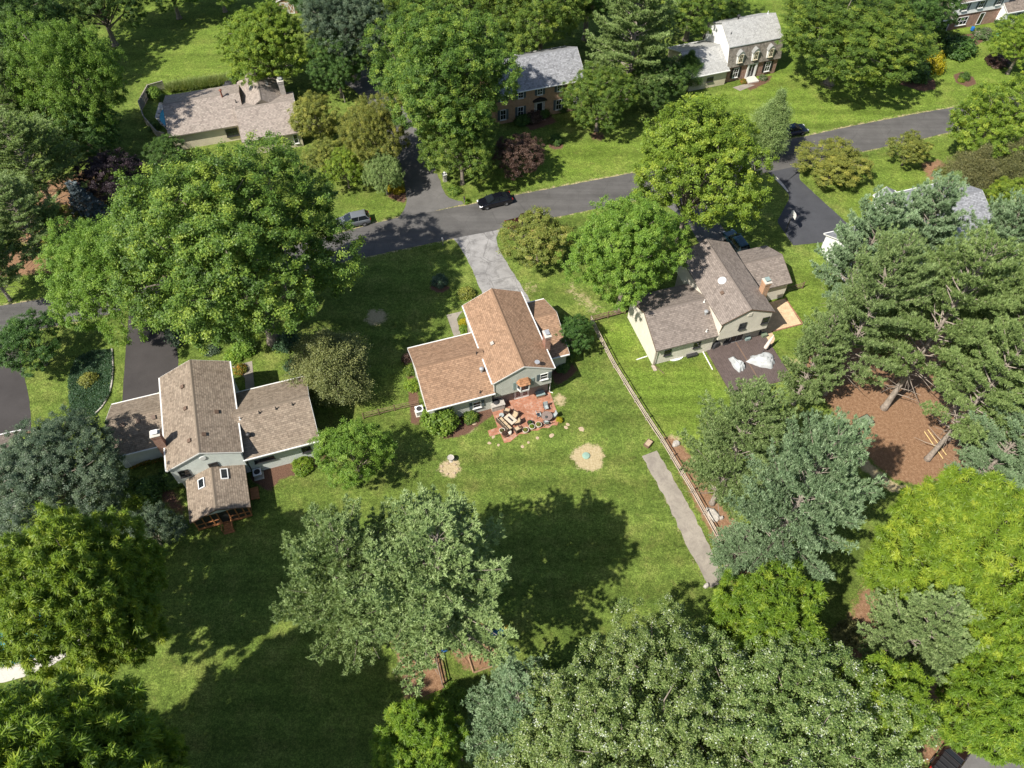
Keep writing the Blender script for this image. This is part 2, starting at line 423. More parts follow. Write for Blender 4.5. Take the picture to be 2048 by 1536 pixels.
M['bamboo'] = plain('bamboo', (0.60, 0.45, 0.20), 0.6, 0.15, 6.0)
M['umbrella'] = plain('umbrella', (0.55, 0.47, 0.42), 0.9, 0.12, 5.0)
M['patina'] = plain('patina', (0.20, 0.07, 0.045), 0.6, 0.3, 8.0)
M['bronze_roof'] = shingle('bronze_roof', (0.36, 0.19, 0.10), (0.25, 0.12, 0.06), (0.8, 0.8, 0.8), 0.6)
M['screen'] = plain('screen', (0.022, 0.024, 0.024), 0.5, 0.2, 4.0)
M['lens_white'] = plain('lens_white', (0.75, 0.76, 0.78), 0.15, 0.03, 4.0)
M['lens_red'] = plain('lens_red', (0.42, 0.02, 0.015), 0.2, 0.05, 4.0)
def paint(name, c): return plain(name, c, 0.25, 0.03, 1.0, metal=0.35, spec=0.5, clear=0.8)
M['paint_black'] = paint('paint_black', (0.008, 0.009, 0.014))
M['paint_silver'] = paint('paint_silver', (0.20, 0.215, 0.23))
M['paint_teal'] = paint('paint_teal', (0.012, 0.05, 0.065))
M['paint_blue'] = paint('paint_blue', (0.01, 0.02, 0.05))
M['paint_white'] = paint('paint_white', (0.72, 0.73, 0.75))
M['paint_red'] = paint('paint_red', (0.05, 0.012, 0.012))
M['paint_brown'] = paint('paint_brown', (0.025, 0.013, 0.011))
def water_mat():
    m, nt, out = new_mat('pool_water')
    p = N(nt, "ShaderNodeBsdfPrincipled"); p.inputs["Roughness"].default_value = 0.08
    w = world_pos(nt)
    r = ramp(nt, [(0.3, (0.02, 0.27, 0.42)), (0.7, (0.06, 0.42, 0.55))]); nt.links.new(noise(nt, w, 0.9, 4.0), r.inputs[0])
    nt.links.new(r.outputs[0], p.inputs["Base Color"])
    b = N(nt, "ShaderNodeBump"); b.inputs["Strength"].default_value = 0.25; b.inputs["Distance"].default_value = 0.05
    nt.links.new(noise(nt, w, 3.0, 3.0), b.inputs["Height"]); nt.links.new(b.outputs[0], p.inputs["Normal"])
    nt.links.new(p.outputs[0], out.inputs[0]); return m
M['water'] = water_mat()

# leaf colours (real albedos)
M['leaf_oak'] = foliage('leaf_oak', (0.061, 0.112, 0.020), (0.123, 0.210, 0.032), (0.270, 0.345, 0.050))
M['leaf_deep'] = foliage('leaf_deep', (0.040, 0.086, 0.020), (0.080, 0.158, 0.032), (0.150, 0.245, 0.050))
M['leaf_bright'] = foliage('leaf_bright', (0.097, 0.170, 0.020), (0.182, 0.290, 0.032), (0.352, 0.440, 0.055))
M['leaf_fresh'] = foliage('leaf_fresh', (0.092, 0.175, 0.024), (0.162, 0.280, 0.038), (0.270, 0.390, 0.065))
M['leaf_ash'] = foliage('leaf_ash', (0.095, 0.165, 0.014), (0.168, 0.265, 0.022), (0.319, 0.395, 0.040))
M['leaf_zelkova'] = foliage('leaf_zelkova', (0.097, 0.185, 0.024), (0.173, 0.300, 0.040), (0.292, 0.415, 0.070), hue=0.0, val=0.05)
M['leaf_silver'] = foliage('leaf_silver', (0.095, 0.155, 0.036), (0.185, 0.270, 0.070), (0.347, 0.410, 0.150), pale=(0.60, 0.65, 0.56), gloss=0.5)
M['leaf_grey'] = foliage('leaf_grey', (0.039, 0.075, 0.039), (0.081, 0.130, 0.072), (0.169, 0.234, 0.130), gloss=0.5)
M['leaf_pine'] = foliage('leaf_pine', (0.143, 0.215, 0.075), (0.254, 0.350, 0.130), (0.403, 0.500, 0.225), trans=0.25, hue=0.0, val=0.1)
M['leaf_bluepine'] = foliage('leaf_bluepine', (0.135, 0.215, 0.105), (0.240, 0.345, 0.185), (0.380, 0.490, 0.300), trans=0.25, hue=0.0, val=0.1)
M['leaf_yellowpine'] = foliage('leaf_yellowpine', (0.125, 0.195, 0.060), (0.225, 0.315, 0.100), (0.345, 0.440, 0.170), trans=0.25, hue=0.0, val=0.1)
M['leaf_cedar'] = foliage('leaf_cedar', (0.095, 0.121, 0.041), (0.176, 0.203, 0.068), (0.284, 0.297, 0.108), trans=0.2)
M['leaf_olive'] = foliage('leaf_olive', (0.105, 0.133, 0.031), (0.224, 0.252, 0.049), (0.406, 0.392, 0.084))
M['leaf_crab'] = foliage('leaf_crab', (0.105, 0.140, 0.031), (0.210, 0.252, 0.050), (0.392, 0.364, 0.098), pale=(0.30, 0.19, 0.10))
M['leaf_purple'] = foliage('leaf_purple', (0.016, 0.011, 0.015), (0.034, 0.022, 0.029), (0.075, 0.045, 0.052), trans=0.15)
M['leaf_maroon'] = foliage('leaf_maroon', (0.034, 0.018, 0.014), (0.085, 0.050, 0.036), (0.170, 0.110, 0.080), trans=0.2)
M['leaf_spruce'] = foliage('leaf_spruce', (0.065, 0.090, 0.100), (0.140, 0.180, 0.200), (0.280, 0.340, 0.370), trans=0.1)
M['leaf_shrub'] = foliage('leaf_shrub', (0.077, 0.147, 0.020), (0.154, 0.259, 0.028), (0.294, 0.392, 0.042))
M['leaf_dull'] = foliage('leaf_dull', (0.077, 0.084, 0.031), (0.147, 0.154, 0.059), (0.266, 0.252, 0.098), trans=0.2)
M['leaf_yellow'] = foliage('leaf_yellow', (0.200, 0.190, 0.010), (0.420, 0.360, 0.015), (0.620, 0.500, 0.040))
M['leaf_orange'] = foliage('leaf_orange', (0.090, 0.140, 0.020), (0.200, 0.200, 0.030), (0.600, 0.200, 0.030), pale=(0.70, 0.22, 0.04))
M['leaf_plume'] = foliage('leaf_plume', (0.126, 0.182, 0.056), (0.238, 0.308, 0.098), (0.476, 0.518, 0.252))
M['leaf_flower'] = foliage('leaf_flower', (0.050, 0.100, 0.030), (0.120, 0.180, 0.060), (0.350, 0.300, 0.250), pale=(0.55, 0.42, 0.40))
M['leaf_cover'] = foliage('leaf_cover', (0.028, 0.066, 0.031), (0.055, 0.116, 0.050), (0.094, 0.171, 0.083))
# ------------------------------------------------------------------ the ground: one sheet, fine near the houses
rng = np.random.default_rng(7)
def gp(pts): return [tuple(G(*p)[:2]) for p in pts]
def sdist(X, Y, poly):
    """signed distance to polygon, positive inside"""
    P = np.array(poly, float); Q = np.roll(P, -1, 0)
    d = np.full(X.shape, 1e9); ins = np.zeros(X.shape, bool)
    for (x0, y0), (x1, y1) in zip(P, Q):
        ex, ey = x1 - x0, y1 - y0
        t = np.clip(((X - x0) * ex + (Y - y0) * ey) / (ex * ex + ey * ey + 1e-12), 0, 1)
        d = np.minimum(d, np.hypot(X - x0 - t * ex, Y - y0 - t * ey))
        c = (y0 > Y) != (y1 > Y)
        xi = x0 + (Y - y0) / (ey if abs(ey) > 1e-9 else 1e-9) * ex
        ins ^= c & (X < xi)
    return np.where(ins, d, -d)
xs = np.concatenate([[-4000, -1500, -500, -200, -120], np.arange(-96, 98, 0.5), [120, 200, 500, 1500, 4000]])
ys = np.concatenate([[-4000, -1500, -400, -100, -20], np.arange(2, 152, 0.5), [170, 230, 500, 1500, 4000]])
X, Y = np.meshgrid(xs, ys)
nx, ny = len(xs), len(ys)
def soft(poly, w=0.9, amp=1.0):
    w = max(w, 0.7)
    return np.clip(0.5 + sdist(X, Y, poly) / (2 * w), 0, 1) * amp
def blob(px, py, r, w=0.5, amp=1.0, ex=1.0):
    w = max(w, 0.9)
    c = G(px, py); d = np.hypot((X - c.x) / ex, Y - c.y); th = np.arctan2(Y - c.y, X - c.x)
    d = d * (1 + .06 * np.sin(3 * th + px) + .06 * np.sin(5 * th + py) + .05 * np.sin(8 * th + px * 2))
    return np.clip(0.5 + (r - d) / (2 * w), 0, 1) * amp
far_edge = [(-150, 44)] + [(-95, 57.5)] + [tuple(G(*p)[:2]) for p in [(0, 612), (95, 597)]] + [(-40, 72.2)] + [tuple(G(*p)[:2]) for p in [(747, 447), (798, 435), (925, 412), (1023, 392), (1180, 362), (1250, 349), (1590, 277), (1700, 253), (1830, 228), (1940, 209)]] + [(110, 121.5), (190, 144)]
near_edge = [(-148, 38)] + [(-93.5, 51.5)] + [tuple(G(*p)[:2]) for p in [(115, 651), (156, 643)]] + [(-38, 69.0)] + [tuple(G(*p)[:2]) for p in [(717, 517), (906, 477), (990, 461), (1142, 428), (1600, 331), (1740, 300), (1850, 276), (1920, 260)]] + [(112, 115), (192, 138)]
def near_line(pts, w):
    d = np.full(X.shape, 1e9)
    for (x0, y0), (x1, y1) in zip(pts[:-1], pts[1:]):
        ex, ey = x1 - x0, y1 - y0; t = np.clip(((X - x0) * ex + (Y - y0) * ey) / (ex * ex + ey * ey), 0, 1)
        d = np.minimum(d, np.hypot(X - x0 - t * ex, Y - y0 - t * ey))
    return np.clip(1 - d / w, 0, 1)
needle = np.maximum.reduce([
    soft(gp([(1600, 740), (1650, 800), (1690, 860), (1735, 915), (1790, 960), (1850, 975), (1900, 970), (1960, 930), (2048, 880), (2200, 760), (2200, 640), (1900, 640), (1700, 700), (1620, 705)])),
    soft(gp([(1318, 868), (1350, 876), (1395, 925), (1420, 985), (1470, 1040), (1500, 1060), (1545, 1110), (1580, 1180), (1560, 1290), (1480, 1190), (1420, 1070), (1370, 970)]), amp=0.95),
    soft(gp([(745, 1225), (800, 1235), (872, 1250), (884, 1320), (905, 1400), (912, 1450), (880, 1455), (840, 1425), (808, 1395), (798, 1330), (790, 1290), (740, 1260)]), 0.7),
    soft(gp([(895, 1255), (985, 1240), (1010, 1300), (985, 1345), (930, 1345), (890, 1300)]), 1.0, 0.8),
    soft(gp([(-60, 500), (60, 495), (140, 520), (150, 545), (60, 550), (-60, 560)]), 1.0, 0.9),
    soft(gp([(20, 380), (190, 330), (230, 420), (140, 470), (20, 500)]), 1.5, 0.7),
    soft(gp([(1838, 325), (1880, 318), (1915, 345), (1905, 372), (1870, 372), (1850, 350)]), 0.9, 0.85),
    soft(gp([(1730, 1150), (1800, 1200), (1790, 1330), (1700, 1420), (1650, 1330), (1690, 1230)]), 1.2, 0.75),
    soft(gp([(1820, 1360), (1900, 1340), (2048, 1400), (2048, 1536), (1830, 1536)]), 1.2, 0.8),
])
mulch = np.maximum.reduce([
    soft(gp([(500, 958), (512, 935), (560, 928), (640, 902), (660, 915), (610, 945), (560, 958), (540, 985)]), 0.35),
    soft(gp([(870, 845), (985, 805), (1000, 822), (960, 850), (930, 872), (880, 880)]), 0.4, 0.9),
    soft(gp([(808, 700), (820, 690), (838, 790), (845, 850), (820, 850)]), 0.4, 0.85),
    soft(gp([(1090, 720), (1135, 715), (1160, 740), (1140, 760), (1110, 775)]), 0.4, 0.8),
    soft(gp([(330, 945), (375, 1000), (385, 1060), (300, 1000), (240, 960)]), 0.8, 0.6),
    soft(gp([(1765, 130), (1790, 120), (1870, 160), (1872, 178), (1845, 183), (1790, 165)]), 0.4),
    soft(gp([(1906, 150), (1925, 143), (1948, 155), (1953, 168), (1935, 174), (1912, 165)]), 0.3),
    soft(gp([(1850, 85), (1960, 62), (1990, 70), (1950, 95), (1870, 100)]), 0.5, 0.8),
    soft(gp([(1480, 165), (1530, 150), (1550, 150), (1540, 165), (1500, 185)]), 0.4, 0.7),
    soft(gp([(1030, 235), (1100, 225), (1120, 245), (1060, 265)]), 0.5, 0.7),
    soft(gp([(770, 395), (790, 370), (815, 385), (815, 410)]), 0.4, 0.8),
    blob(880, 572, 1.15, 0.2), blob(1112, 290, 1.2, 0.25, 0.9), blob(1195, 272, 1.6, 0.4, 0.6),
])
dry = np.maximum.reduce([
    near_line(far_edge, 1.1) * .62, near_line(near_edge, 1.0) * .55,
    blob(1177, 914, 1.75, 0.35), blob(900, 936, 1.15, 0.3), blob(752, 634, 1.6, 0.4, 0.72), blob(935, 852, 1.3, 0.6, 0.7),
    blob(1118, 800, 1.3, 0.8, 0.62), blob(1345, 882, 1.0, 0.4, 0.8), blob(1590, 730, 1.6, 1.2, 0.62),
    soft(gp([(1140, 545), (1210, 600), (1230, 640), (1170, 640), (1110, 580)]), 1.8, 0.5),
    blob(1060, 575, 2.0, 1.2, 0.45), blob(1430, 735, 1.2, 0.8, 0.3),
    soft(gp([(1700, 890), (1720, 905), (1790, 965), (1840, 980), (1900, 985), (1850, 995), (1780, 985), (1700, 920)]), 0.5, 0.85),
    soft(gp([(790, 1300), (800, 1390), (845, 1440), (870, 1480), (850, 1480), (800, 1420), (780, 1330)]), 0.6, 0.65),
    soft(gp([(1300, 905), (1425, 1180), (1405, 1180), (1280, 915)]), 0.35, 0.5),
    blob(1625, 95, 2.0, 1.2, 0.5), blob(1655, 170, 1.5, 0.6, 0.6), blob(1870, 340, 2.2, 1.2, 0.55), blob(1700, 400, 2.0, 1.2, 0.3),
])
lush = np.maximum.reduce([
    soft(gp([(1190, 650), (1250, 640), (1310, 740), (1420, 710), (1480, 830), (1400, 900), (1330, 870), (1230, 720)]), 0.6, 0.95),
    soft(gp([(1540, 560), (1650, 500), (1640, 640), (1560, 700), (1540, 660)]), 1.0, 0.6),
    soft(gp([(1250, 345), (1590, 270), (1940, 205), (2200, 150), (2200, -40), (1300, -40), (1480, 160), (1300, 260), (1040, 300), (930, 390)]), 1.5, 0.85),
    soft(gp([(200, -40), (560, -40), (480, 190), (300, 200), (230, 120)]), 2.0, 0.6),
    soft(gp([(0, 560), (100, 540), (120, 595), (0, 612)]), 1.0, 0.7),
    soft(gp([(680, 390), (800, 390), (810, 430), (740, 450), (680, 450)]), 1.0, 0.35),
    soft(gp([(1600, 345), (1950, 262), (1950, 330), (1720, 440)]), 1.0, 0.55),
])
V = np.stack([X, Y, np.zeros_like(X)], -1).reshape(-1, 3)
ii = (np.arange(ny - 1)[:, None] * nx + np.arange(nx - 1)[None, :]).ravel()
F = np.stack([ii, ii + 1, ii + nx + 1, ii + nx], 1)
def np_mesh(name, V, F, mat, attrs=None, domain='POINT', smooth=False):
    me = bpy.data.meshes.new(name)
    V = np.ascontiguousarray(V, np.float32); F = np.ascontiguousarray(F, np.int32)
    k = F.shape[1]
    me.vertices.add(len(V)); me.vertices.foreach_set("co", V.ravel())
    me.loops.add(F.size); me.loops.foreach_set("vertex_index", F.ravel())
    me.polygons.add(len(F))
    me.polygons.foreach_set("loop_start", np.arange(0, F.size, k, dtype=np.int32))
    if smooth: me.polygons.foreach_set("use_smooth", np.ones(len(F), bool))
    for a, d in (attrs or {}).items():
        at = me.attributes.new(a, 'FLOAT', domain); at.data.foreach_set("value", np.ascontiguousarray(d, np.float32).ravel())
    if mat is not None: me.materials.append(mat)
    me.update(calc_edges=True)
    return me
def ground_mat():
    m, nt, out = new_mat('lawn')
    p = N(nt, "ShaderNodeBsdfPrincipled"); p.inputs["Roughness"].default_value = 0.95; p.inputs["Specular IOR Level"].default_value = 0.1
    w = world_pos(nt)
    def att(n):
        a = nt.nodes.new("ShaderNodeAttribute"); a.attribute_name = n; return a.outputs["Fac"]
    edge = noise(nt, w, 1.5, 6.0, 0.72)
    fine_e = noise(nt, w, 5.0, 4.0, 0.7)
    def mask(a, lo=0.42, hi=0.58, amp=0.9):
        v = math_n(nt, 'ADD', a, math_n(nt, 'MULTIPLY', math_n(nt, 'SUBTRACT', math_n(nt, 'ADD', math_n(nt, 'MULTIPLY', edge, .6), math_n(nt, 'MULTIPLY', fine_e, .4)), 0.5), amp))
        r = ramp(nt, [(lo, (0, 0, 0)), (hi, (1, 1, 1))]); nt.links.new(v, r.inputs[0]); return r.outputs[0]
    # turf: several scales of its own colour
    g = ramp(nt, [(0.28, (0.070, 0.112, 0.021)), (0.5, (0.110, 0.156, 0.030)), (0.72, (0.172, 0.195, 0.050))])
    nt.links.new(noise(nt, w, 0.30, 7.0, 0.68), g.inputs[0])
    gl = ramp(nt, [(0.28, (0.094, 0.150, 0.020)), (0.5, (0.126, 0.186, 0.028)), (0.74, (0.182, 0.218, 0.045))])
    nt.links.new(noise(nt, w, 0.22, 7.0, 0.65), gl.inputs[0])
    lush_m = ramp(nt, [(0.0, (0, 0, 0)), (1.0, (1, 1, 1))]); nt.links.new(att('lush'), lush_m.inputs[0])
    col = mixc(nt, g.outputs[0], gl.outputs[0], lush_m.outputs[0])
    t = ramp(nt, [(0.56, (0, 0, 0)), (0.74, (1, 1, 1))]); nt.links.new(noise(nt, w, 0.85, 6.0, 0.75), t.inputs[0])
    col = mixc(nt, col, (0.205, 0.185, 0.066), math_n(nt, 'MULTIPLY', t.outputs[0], 0.5))
    # mowing passes along the street
    mp = N(nt, "ShaderNodeMapping"); mp.inputs["Rotation"].default_value = (0, 0, -AX); mp.inputs["Scale"].default_value = (0.012, 0.42, 1)
    nt.links.new(w, mp.inputs[0])
    s = ramp(nt, [(0.38, (0.80,) * 3), (0.62, (1.20,) * 3)]); nt.links.new(noise(nt, mp.outputs[0], 1.0, 2.0, 0.5), s.inputs[0])
    col = mixc(nt, col, s.outputs[0], 0.8, 'MULTIPLY')
    for scale, lo in ((0.9, 0.14), (2.4, 0.20), (5.2, 0.28), (9.0, 0.34)):
        s = ramp(nt, [(0.34, (1 - lo,) * 3), (0.66, (1 + lo,) * 3)]); nt.links.new(noise(nt, w, scale, 2.0, 0.6), s.inputs[0])
        col = mixc(nt, col, s.outputs[0], 1.0, 'MULTIPLY')
    sp = ramp(nt, [(0.66, (0, 0, 0)), (0.74, (1, 1, 1))]); nt.links.new(noise(nt, w, 6.0, 3.0, 0.6), sp.inputs[0])
    col = mixc(nt, col, (0.24, 0.22, 0.09), math_n(nt, 'MULTIPLY', sp.outputs[0], 0.28))
    # bare straw patches, mulch, pine needles
    d = ramp(nt, [(0.3, (0.30, 0.23, 0.12)), (0.5, (0.42, 0.34, 0.20)), (0.72, (0.52, 0.44, 0.29))]); nt.links.new(noise(nt, w, 4.5, 6.0, 0.75), d.inputs[0])
    col = mixc(nt, col, d.outputs[0], mask(att('dry'), 0.42, 0.62, 1.4))
    u = ramp(nt, [(0.3, (0.075, 0.042, 0.030)), (0.7, (0.19, 0.11, 0.075))]); nt.links.new(noise(nt, w, 7.0, 5.0, 0.8), u.inputs[0])
    col = mixc(nt, col, u.outputs[0], mask(att('mulch'), 0.43, 0.57, 0.9))
    q = ramp(nt, [(0.28, (0.145, 0.082, 0.048)), (0.5, (0.245, 0.142, 0.082)), (0.72, (0.37, 0.245, 0.155))]); nt.links.new(noise(nt, w, 3.2, 7.0, 0.78), q.inputs[0])
    q2 = ramp(nt, [(0.3, (0.7,) * 3), (0.7, (1.25,) * 3)]); nt.links.new(noise(nt, w, 16.0, 3.0, 0.7), q2.inputs[0])
    col = mixc(nt, col, mixc(nt, q.outputs[0], q2.outputs[0], 0.9, 'MULTIPLY'), mask(att('needle'), 0.42, 0.62, 1.5))
    nt.links.new(col, p.inputs["Base Color"])
    b = N(nt, "ShaderNodeBump"); b.inputs["Strength"].default_value = 0.9; b.inputs["Distance"].default_value = 0.12
    nt.links.new(noise(nt, w, 6.0, 6.0, 0.75), b.inputs["Height"]); nt.links.new(b.outputs[0], p.inputs["Normal"])
    nt.links.new(p.outputs[0], out.inputs[0]); return m
gme = np_mesh('ground', V, F, ground_mat(), dict(needle=needle, mulch=mulch, dry=dry, lush=lush))
ground = bpy.data.objects.new('ground', gme); C.objects.link(ground); ground["kind"] = "structure"

# ------------------------------------------------------------------ roads, driveways, paths
prn = random.Random(3)
def resample(pts, step=0.8, jit=0.05):
    out = []
    for a, b in zip(pts[:-1], pts[1:]):
        a, b = Vector(a[:2]), Vector(b[:2]); n = max(1, int((b - a).length / step))
        nrm = Vector((-(b - a).y, (b - a).x)).normalized()
        for k in range(n): out.append(a.lerp(b, k / n) + nrm * prn.uniform(-jit, jit))
    out.append(Vector(pts[-1][:2])); return out
def smooth_line(pts, it=2):
    pts = [Vector(p[:2]) for p in pts]
    for _ in range(it):
        q = [pts[0]]
        for a, b in zip(pts[:-1], pts[1:]): q += [a.lerp(b, .25), a.lerp(b, .75)]
        q.append(pts[-1]); pts = q
    return pts
def sheet(name, left, right, m, z, jit=0.05, smooth=True, kind='structure', label=None, thick=0.0, step=0.8):
    """a strip of paving between two edge lines"""
    def prep(l):
        l = smooth_line(l) if smooth else [Vector(p[:2]) for p in l]
        L = [0]
        for a, b in zip(l[:-1], l[1:]): L.append(L[-1] + (b - a).length)
        return l, L
    (l, Ll), (r, Lr) = prep(left), prep(right)
    n = max(3, int(max(Ll[-1], Lr[-1]) / step))
    def at(l, L, t):
        s = t * L[-1]
        for k in range(len(L) - 1):
            if s <= L[k + 1] + 1e-9:
                return l[k].lerp(l[k + 1], (s - L[k]) / max(L[k + 1] - L[k], 1e-9))
        return l[-1]
    P, Fc = [], []
    for k in range(n + 1):
        a, b = at(l, Ll, k / n), at(r, Lr, k / n)
        w = (b - a).normalized()
        a = a + w * prn.uniform(-jit, jit); b = b + w * prn.uniform(-jit, jit)
        P += [(a.x, a.y, z), (b.x, b.y, z)]
        if k: i = 2 * k; Fc.append((i - 2, i - 1, i + 1, i))
    mb = MB(); mb.addi(P, Fc)
    o = mb.build(name, m, kind=kind)
    if label: o["label"] = label
    return o
def up(l): return [G(*p) for p in l]
sheet('road', near_edge, far_edge, M['asphalt'], 0.016, 0.05, smooth=False)
sheet('driveway', up([(904, 473), (922, 497), (940, 528), (950, 555), (968, 595), (1000, 660)]), up([(1003, 452), (992, 472), (996, 498), (1026, 545), (1060, 600), (1085, 645)]), M['drive_old'], 0.010, 0.07)
sheet('driveway', up([(793, 440), (815, 412), (812, 385), (804, 345), (786, 300), (752, 230), (722, 190), (680, 160)]), up([(940, 405), (893, 398), (885, 375), (872, 340), (852, 290), (822, 235), (775, 170), (730, 130)]), M['drive_grey'], 0.008, 0.08)
sheet('driveway', up([(258, 625), (254, 670), (247, 760), (243, 830)]), up([(380, 600), (340, 640), (357, 702), (356, 760)]), M['asphalt_new'], 0.010, 0.04)
sheet('driveway', up([(-120, 700), (-60, 720), (-40, 800), (-30, 880)]), up([(30, 660), (45, 735), (60, 800), (63, 868)]), M['asphalt_new'], 0.008, 0.04)
sheet('driveway', up([(1300, 398), (1335, 410), (1380, 450), (1410, 510)]), up([(1420, 372), (1400, 395), (1435, 440), (1480, 505)]), M['drive_grey'], 0.010, 0.05)
sheet('driveway', up([(1535, 344), (1548, 357), (1576, 386), (1579, 397), (1554, 443), (1586, 491)]), up([(1640, 322), (1600, 340), (1598, 358), (1628, 386), (1700, 452), (1690, 480)]), M['asphalt_blue'], 0.012, 0.04, smooth=False)
sheet('worn_apron', up([(1546, 354), (1560, 368), (1575, 384)]), up([(1552, 353), (1566, 366), (1577, 384)]), M['concrete_pale'], 0.018, 0.05)
sheet('front_walk', up([(893, 630), (908, 673)]), up([(926, 622), (913, 636)]) + up([(921, 668)]), M['concrete'], 0.02, 0.01, smooth=False)
sheet('front_walk', up([(464, 733), (490, 756), (492, 790)]), up([(504, 722), (509, 774), (510, 790)]), M['concrete'], 0.02, 0.01, smooth=False)
sheet('front_walk', up([(1465, 175), (1490, 168)]), up([(1480, 182), (1510, 170)]), M['concrete'], 0.02, 0.01, smooth=False)
sheet('concrete_strip', up([(1285, 912), (1334, 1006), (1384, 1112), (1421, 1176)]), up([(1314, 901), (1369, 994), (1416, 1088), (1451, 1163)]), M['concrete'], 0.02, 0.12, smooth=False, step=0.5)
sheet('driveway', up([(1870, 1536), (1960, 1480), (2048, 1440)]), up([(1900, 1600), (2000, 1560), (2100, 1500)]), M['drive_grey'], 0.008, 0.1)
# ------------------------------------------------------------------ houses
def gable(parent, axis, a0, a1, c, w0, w1, ze, zr, z0, roofm, wallm, trimm, inset=0.3, rake=0.22, th=0.14, gutters=True, ends=(True, True), ze1=None, wall=True, cap=True):
    """one gabled block: ridge along axis from a0 to a1, eaves at c-w0 and c+w1"""
    ze1 = ze if ze1 is None else ze1
    P3 = (lambda t, p: (p[0], t, p[1])) if axis == 'y' else (lambda t, p: (t, p[0], p[1]))
    e0, r, e1 = (c - w0, ze), (c, zr), (c + w1, ze1)
    s0, s1 = math.hypot(w0, zr - ze), math.hypot(w1, zr - ze1)
    mb = MB()
    sec = [e0, r, e1, (e1[0], e1[1] - th), (r[0], r[1] - th * 1.15), (e0[0], e0[1] - th)]
    vs = [P3(a0, p) for p in sec] + [P3(a1, p) for p in sec]
    i = len(mb.v); mb.v += vs
    def f(idx, uv=None): mb.f.append(tuple(i + k for k in idx)); mb.uv.append(uv)
    f((0, 6, 7, 1), [(a0, 0), (a1, 0), (a1, s0), (a0, s0)])
    f((1, 7, 8, 2), [(a0 + 31, s1), (a1 + 31, s1), (a1 + 31, 0), (a0 + 31, 0)])
    for q in ((2, 8, 9, 3), (3, 9, 10, 4), (4, 10, 11, 5), (5, 11, 6, 0), (0, 1, 4, 5), (1, 2, 3, 4), (6, 11, 10, 7), (7, 10, 9, 8)): f(q)
    roof = mb.build('roof', roofm, parent)
    if cap:
        cb = MB(); d = 0.16
        cs = [(c - d, zr - d * (zr - ze) / w0 + 0.012), (c, zr + 0.035), (c + d, zr - d * (zr - ze1) / w1 + 0.012), (c, zr - 0.02)]
        cb.extrude(cs, a0 + 0.01, a1 - 0.01, P3).build('ridge_cap', roofm, roof)
    if trimm is not None:
        for t, on in ((a0, ends[0]), (a1, ends[1])):
            if not on: continue
            tb = MB(); dd = 0.035 if t == a0 else -0.035
            k = 0.17
            sec2 = [(e0[0], e0[1] - 0.012), (c, zr - 0.012), (e1[0], e1[1] - 0.012), (e1[0], e1[1] - k), (c, zr - k * 1.15), (e0[0], e0[1] - k)]
            n = 6
            va = [P3(t - dd, p) for p in sec2] + [P3(t + dd * 0.4, p) for p in sec2]
            tb.addi(va, [(0, 1, 4, 5), (1, 2, 3, 4), (6, 11, 10, 7), (7, 10, 9, 8)] + [(q, (q + 1) % n, n + (q + 1) % n, n + q) for q in range(n)])
            tb.build('rake_board', trimm, parent)
        if gutters:
            for (ex, ez, sg) in ((e0[0], e0[1], -1), (e1[0], e1[1], 1)):
                gb = MB(); o = 0.075 * sg
                ctr = P3((a0 + a1) / 2, (ex + o, ez - 0.075)); L = a1 - a0 - 0.02
                gb.box(ctr, (0.14, L, 0.12) if axis == 'y' else (L, 0.14, 0.12)); gb.build('gutter', trimm, parent)
    if wall:
        x0, x1 = c - w0 + inset, c + w1 - inset
        zt0 = ze + (zr - ze) * inset / w0 - th - 0.01; zt1 = ze1 + (zr - ze1) * inset / w1 - th - 0.01; ztr = zr - th * 1.15 - 0.01
        wb = MB(); wb.extrude([(x0, z0), (x1, z0), (x1, zt1), (c, ztr), (x0, zt0)], a0 + rake, a1 - rake, P3)
        wb.build('wall', wallm, parent)
    return roof
ROT = {'-y': 0.0, '+x': math.pi / 2, '+y': math.pi, '-x': -math.pi / 2}
